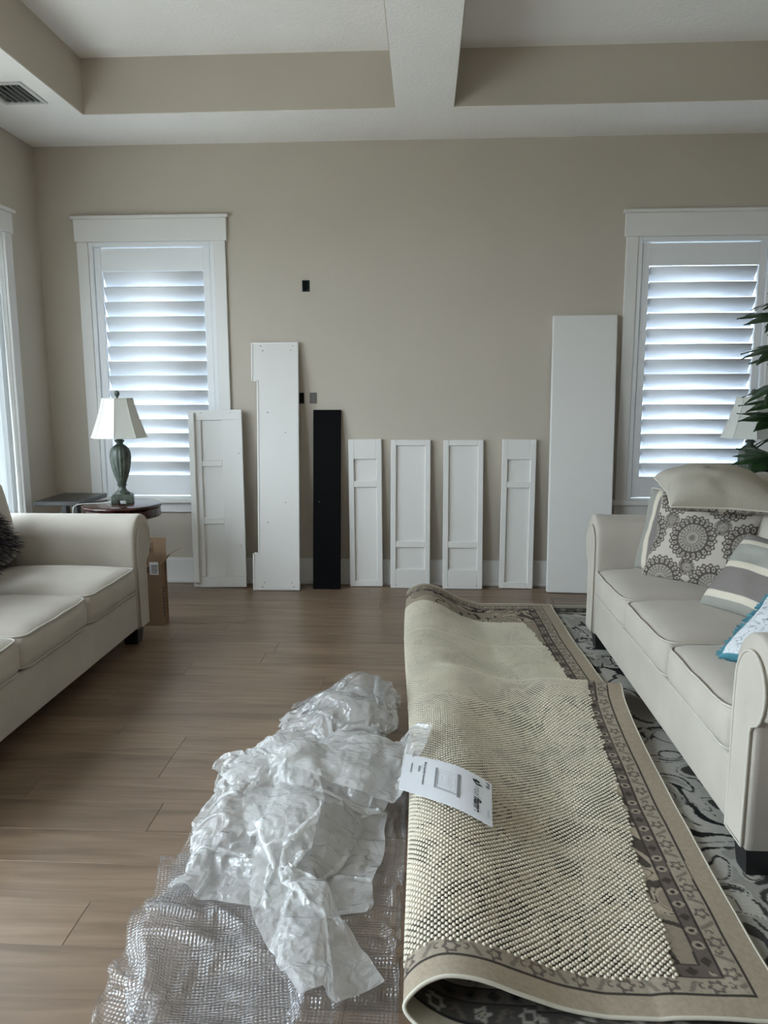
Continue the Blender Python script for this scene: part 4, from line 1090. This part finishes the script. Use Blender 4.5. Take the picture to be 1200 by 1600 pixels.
# ------------------------------------------------------------------ plastic wrapping: sheets crumpled by a small cloth relaxation
def settle(pos, rest_u, rest_v, ground_fn, steps=60, iters=5, grav=.0011, bend=.12, keep=None, seed=0, jitter=.004):
    """pos (nu,nv,3) start shape; rest lengths per cell; ground_fn(x,y)->height; relaxes inextensible film"""
    g = np.random.RandomState(seed); vel = np.zeros_like(pos); pos = pos+g.randn(*pos.shape)*jitter
    diag = math.hypot(rest_u, rest_v)
    def sol(a, b, L, k):
        d = b-a; l = np.sqrt((d*d).sum(-1))+1e-9; c = d*(.5*k*(1-L/l))[..., None]; a += c; b -= c
    for st in range(steps):
        old = pos.copy(); vel *= .86; pos = pos+vel; pos[..., 2] -= grav
        for it in range(iters):
            for o in (0, 1):
                m = (pos.shape[0]-o)//2*2; sol(pos[o:o+m:2], pos[o+1:o+m:2], rest_u, 1.)
                m = (pos.shape[1]-o)//2*2; sol(pos[:, o:o+m:2], pos[:, o+1:o+m:2], rest_v, 1.)
            for o in (0, 1):
                m = (pos.shape[0]-o)//2*2
                sol(pos[o:o+m:2, :-1], pos[o+1:o+m:2, 1:], diag, .5); sol(pos[o:o+m:2, 1:], pos[o+1:o+m:2, :-1], diag, .5)
            if bend and it == iters-1:
                for o in (0, 1, 2, 3):
                    m = (pos.shape[0]-o)//4*4
                    if m: sol(pos[o:o+m:4], pos[o+2:o+m:4], 2*rest_u, bend)
                    m = (pos.shape[1]-o)//4*4
                    if m: sol(pos[:, o:o+m:4], pos[:, o+2:o+m:4], 2*rest_v, bend)
            if keep: keep(pos)
            pos[..., 2] = np.maximum(pos[..., 2], ground_fn(pos[..., 0], pos[..., 1]))
        vel = pos-old
    return pos
def with_uv(o, nu, nv, Lu, Lv):
    me = o.data; uv = me.uv_layers.new(name='UVMap'); idx = np.zeros(len(me.loops), dtype=np.int32); me.loops.foreach_get('vertex_index', idx)
    U = (idx//nv)/(nu-1)*Lu; Vv = (idx % nv)/(nv-1)*Lv
    uv.data.foreach_set('uv', np.stack([U, Vv], 1).reshape(-1).astype(np.float32))
def refine(P, f=2):
    """bicubic-like doubling of a grid so the film reads smooth between creases"""
    for ax in (0, 1):
        P = np.moveaxis(P, ax, 0); n = len(P); Q = np.zeros((2*n-1,)+P.shape[1:]); Q[::2] = P
        Pm = np.concatenate([P[:1], P, P[-1:]]); Q[1::2] = (-Pm[:n-1]+9*Pm[1:n]+9*Pm[2:n+1]-Pm[3:n+2])/16
        P = np.moveaxis(Q, 0, ax)
    return P
def dome(x, y, cx, cy, rx, ry, h, p=.75):
    return h*np.clip(1-((x-cx)/rx)**2-((y-cy)/ry)**2, 0, 1)**p
def fold_top(x, y): return np.where((x > fold_x(y)) & (x < .35) & (y < YF) & (y > YNr), .02+fold_h(y)*np.interp(x-fold_x(y), [-.02, 0, .03, .1, .2, .3, .45], [0, .6, .9, 1.03, .92, .6, .2]), 0)
class Pile:
    """height map of the sheets laid so far; the next sheet comes to rest on it"""
    def __init__(s): s.x0, s.y0, s.c = -1.2, -4.6, .008; s.h = np.zeros((200, 330))
    def add(s, P):
        q = P.reshape(-1, 3); i = np.clip(((q[:, 0]-s.x0)/s.c).astype(int), 0, 199); j = np.clip(((q[:, 1]-s.y0)/s.c).astype(int), 0, 329)
        np.maximum.at(s.h, (i, j), q[:, 2]); h = s.h.copy()
        for a in (-1, 0, 1):
            for b in (-1, 0, 1): h = np.maximum(h, np.roll(np.roll(s.h, a, 0), b, 1))
        s.h = np.maximum(s.h, h-.001)
    def __call__(s, x, y):
        u = np.clip((x-s.x0)/s.c-.5, 0, 198.9); v_ = np.clip((y-s.y0)/s.c-.5, 0, 328.9); i, j = u.astype(int), v_.astype(int); f, g = u-i, v_-j
        return (s.h[i, j]*(1-f)+s.h[i+1, j]*f)*(1-g)+(s.h[i, j+1]*(1-f)+s.h[i+1, j+1]*f)*g
PILE = Pile()
def beside_fold(P):
    # stay on the floor side of the rolled rug edge
    lim = fold_x(P[..., 1])-.012; m_ = (P[..., 1] > YNr-.12) & (P[..., 1] < YF+.02); P[..., 0] = np.where(m_, np.minimum(P[..., 0], lim), P[..., 0])
def film(name, label, m, ctr, half, size, n, gfn, amp, seed, steps=60, ang=0., lim=1.12, bend=.12, start=.03, group='crumpled packing plastic', jitter=.004, over_fold=False, grav=.0011):
    nu, nv = n; base_fn = gfn; low = PILE.h.copy()
    gfn = lambda a, b: np.maximum(base_fn(a, b), PILE(a, b)+.002)
    u, v_ = np.meshgrid(np.linspace(-1, 1, nu), np.linspace(-1, 1, nv), indexing='ij')
    na, nb = Noise(seed+50), Noise(seed+80)
    x = half[0]*u+amp*.5*na(u*4+3, v_*4); y = half[1]*v_+amp*.5*nb(u*4, v_*4+6)
    ca_, sa_ = math.cos(ang), math.sin(ang)
    X = ctr[0]+x*ca_-y*sa_; Y_ = ctr[1]+x*sa_+y*ca_
    Z_ = gfn(X, Y_)+start+amp*(.6+.6*na(u*5, v_*5)+.4*nb(u*11, v_*11))
    pos = np.stack([X, Y_, Z_], 2)
    def keep(P):
        dx, dy = P[..., 0]-ctr[0], P[..., 1]-ctr[1]; a = (dx*ca_+dy*sa_)/(half[0]*lim); b = (-dx*sa_+dy*ca_)/(half[1]*lim)
        r = (np.abs(a)**3+np.abs(b)**3)**(1/3.); k = np.where(r > 1, 1/np.maximum(r, 1e-6), 1)
        P[..., 0] = ctr[0]+dx*k; P[..., 1] = ctr[1]+dy*k
        if not over_fold: beside_fold(P)
    P = settle(pos, size[0]/(nu-1), size[1]/(nv-1), lambda a, b: gfn(a, b)+.004, steps, 5, grav, bend, keep, seed, jitter)
    P = refine(refine(P)) if nu < 50 else refine(P)
    if not over_fold: beside_fold(P)
    P[..., 2] = np.maximum(P[..., 2], gfn(P[..., 0], P[..., 1])+.0015); PILE.add(P)
    o = np_grid(name, P-np.array([ctr[0], ctr[1], 0]), m)
    o.location = (ctr[0], ctr[1], 0); with_uv(o, P.shape[0], P.shape[1], size[0], size[1])
    tag(o, label, 'plastic', group)
    return o
flat0 = lambda x, y: np.zeros_like(x)
LN = Noise(123); LN2 = Noise(321)
def lumpy(x, y, h, sc=7.): return h*(.5+.5*LN(x*sc+4, y*sc))*(.75+.25*LN2(x*sc*2, y*sc*2+3))
def g_main(x, y):
    b = np.maximum(dome(x, y, -.45, -3.12, .27, .43, .16, .6), dome(x, y, -.22, -2.92, .24, .26, .15, .6)); return b*.5+b/.16*lumpy(x, y, .13, 8)+b/.16*.03*np.abs(LN(x*19, y*19))
def g_far(x, y):
    b = dome(x, y, -.31, -2.42, .27, .24, .14, .6); return b*.65+b/.14*lumpy(x+3, y, .13, 8)
film('bubble_wrap', 'clear bubble wrap sheet spread on the floor under the white film', 'bubble_film', (-.37, -3.40), (.325, .86), (.74, 1.86), (44, 90), lambda x, y: lumpy(x, y, .05, 6)*np.clip((-x-.28)/.3, 0, 1), .02, 1, 55, -.03, 1.10, .35, .01)
film('bubble_wrap', 'shiny crinkled bubble wrap flap lying under the tail of white film', 'bubble_film', (-.50, -3.66), (.21, .33), (.50, .76), (36, 50), lambda x, y: .012+lumpy(x, y, .05, 6)+.055*np.clip(1-5*np.abs(LN2(x*5.5+1, y*3.5)), 0, 1), .03, 7, 50, .2, 1.2, .5)
film('foam_film', 'crumpled white foam film heaped in the middle of the packing pile', 'foam_film', (-.42, -3.10), (.29, .46), (.74, 1.14), (70, 100), g_main, .05, 2, 60, .0, 1.25, .22)
film('foam_film', 'white foam film bunched up at the pile end facing the wall boards', 'foam_film', (-.31, -2.43), (.28, .22), (.70, .56), (60, 50), g_far, .05, 3, 50, 0, 1.25, .25)
g4 = lambda x, y: dome(x, y, -.27, -2.30, .17, .16, .20, 1.0)
film('clear_film', 'clear glossy film standing in a peak behind the bunched white film', 'clear_film', (-.27, -2.32), (.23, .22), (.62, .58), (40, 38), g4, .05, 4, 45, .4, 1.25, .5)
film('foam_film', 'ragged white foam film poking up beside the heap on the bare floor side', 'foam_film', (-.54, -2.90), (.17, .17), (.46, .46), (44, 44), g_main, .07, 9, 40, .5, 1.3, .3)
def tail():
    nu, nv = 26, 64; u, v_ = np.meshgrid(np.linspace(-1, 1, nu), np.linspace(0, 1, nv), indexing='ij')
    wv = np.interp(v_, [0, .25, .52, .62, .8, 1], [.10, .105, .06, .055, .12, .125])
    cx = np.interp(v_, [0, .3, .6, 1], [-.47, -.42, -.385, -.175]); cy = np.interp(v_, [0, .3, .6, 1], [-3.02, -3.26, -3.52, -3.86])
    na, nb = Noise(71), Noise(72)
    X = cx+u*wv*.95+.012*na(u*3, v_*9); Y_ = cy+u*wv*.45+.012*nb(u*3, v_*9)
    gf = lambda x, y: np.maximum(PILE(x, y)+.004, .02+lumpy(x, y, .05, 9))
    Z_ = gf(X, Y_)+.03+.05*(.5+.5*na(u*4+2, v_*10))
    P = settle(np.stack([X, Y_, Z_], 2), .26/(nu-1), 1.06/(nv-1), gf, 45, 5, .0011, .5, None, 5, .003)
    P = refine(refine(P)); P[..., 2] = np.maximum(P[..., 2], gf(P[..., 0], P[..., 1])+.001); PILE.add(P); o = np_grid('foam_film', P-np.array([-.36, -3.4, 0]), 'foam_film'); o.location = (-.36, -3.4, 0); with_uv(o, P.shape[0], P.shape[1], .26, 1.06)
    tag(o, 'long tail of white foam film trailing down over the bubble wrap', 'plastic', 'crumpled packing plastic')
tail()
g6 = lambda x, y: np.where(x > fold_x(y)-.02, np.maximum(fold_top(x, y), fold_top(x+.02, y))+.012, 0)
film('foam_film', 'white foam film sheet draped from the pile onto the rug fold', 'foam_film', (-.24, -2.90), (.26, .19), (.60, .44), (60, 46), g6, .03, 6, 50, -.12, 1.2, .3, over_fold=True)
#END
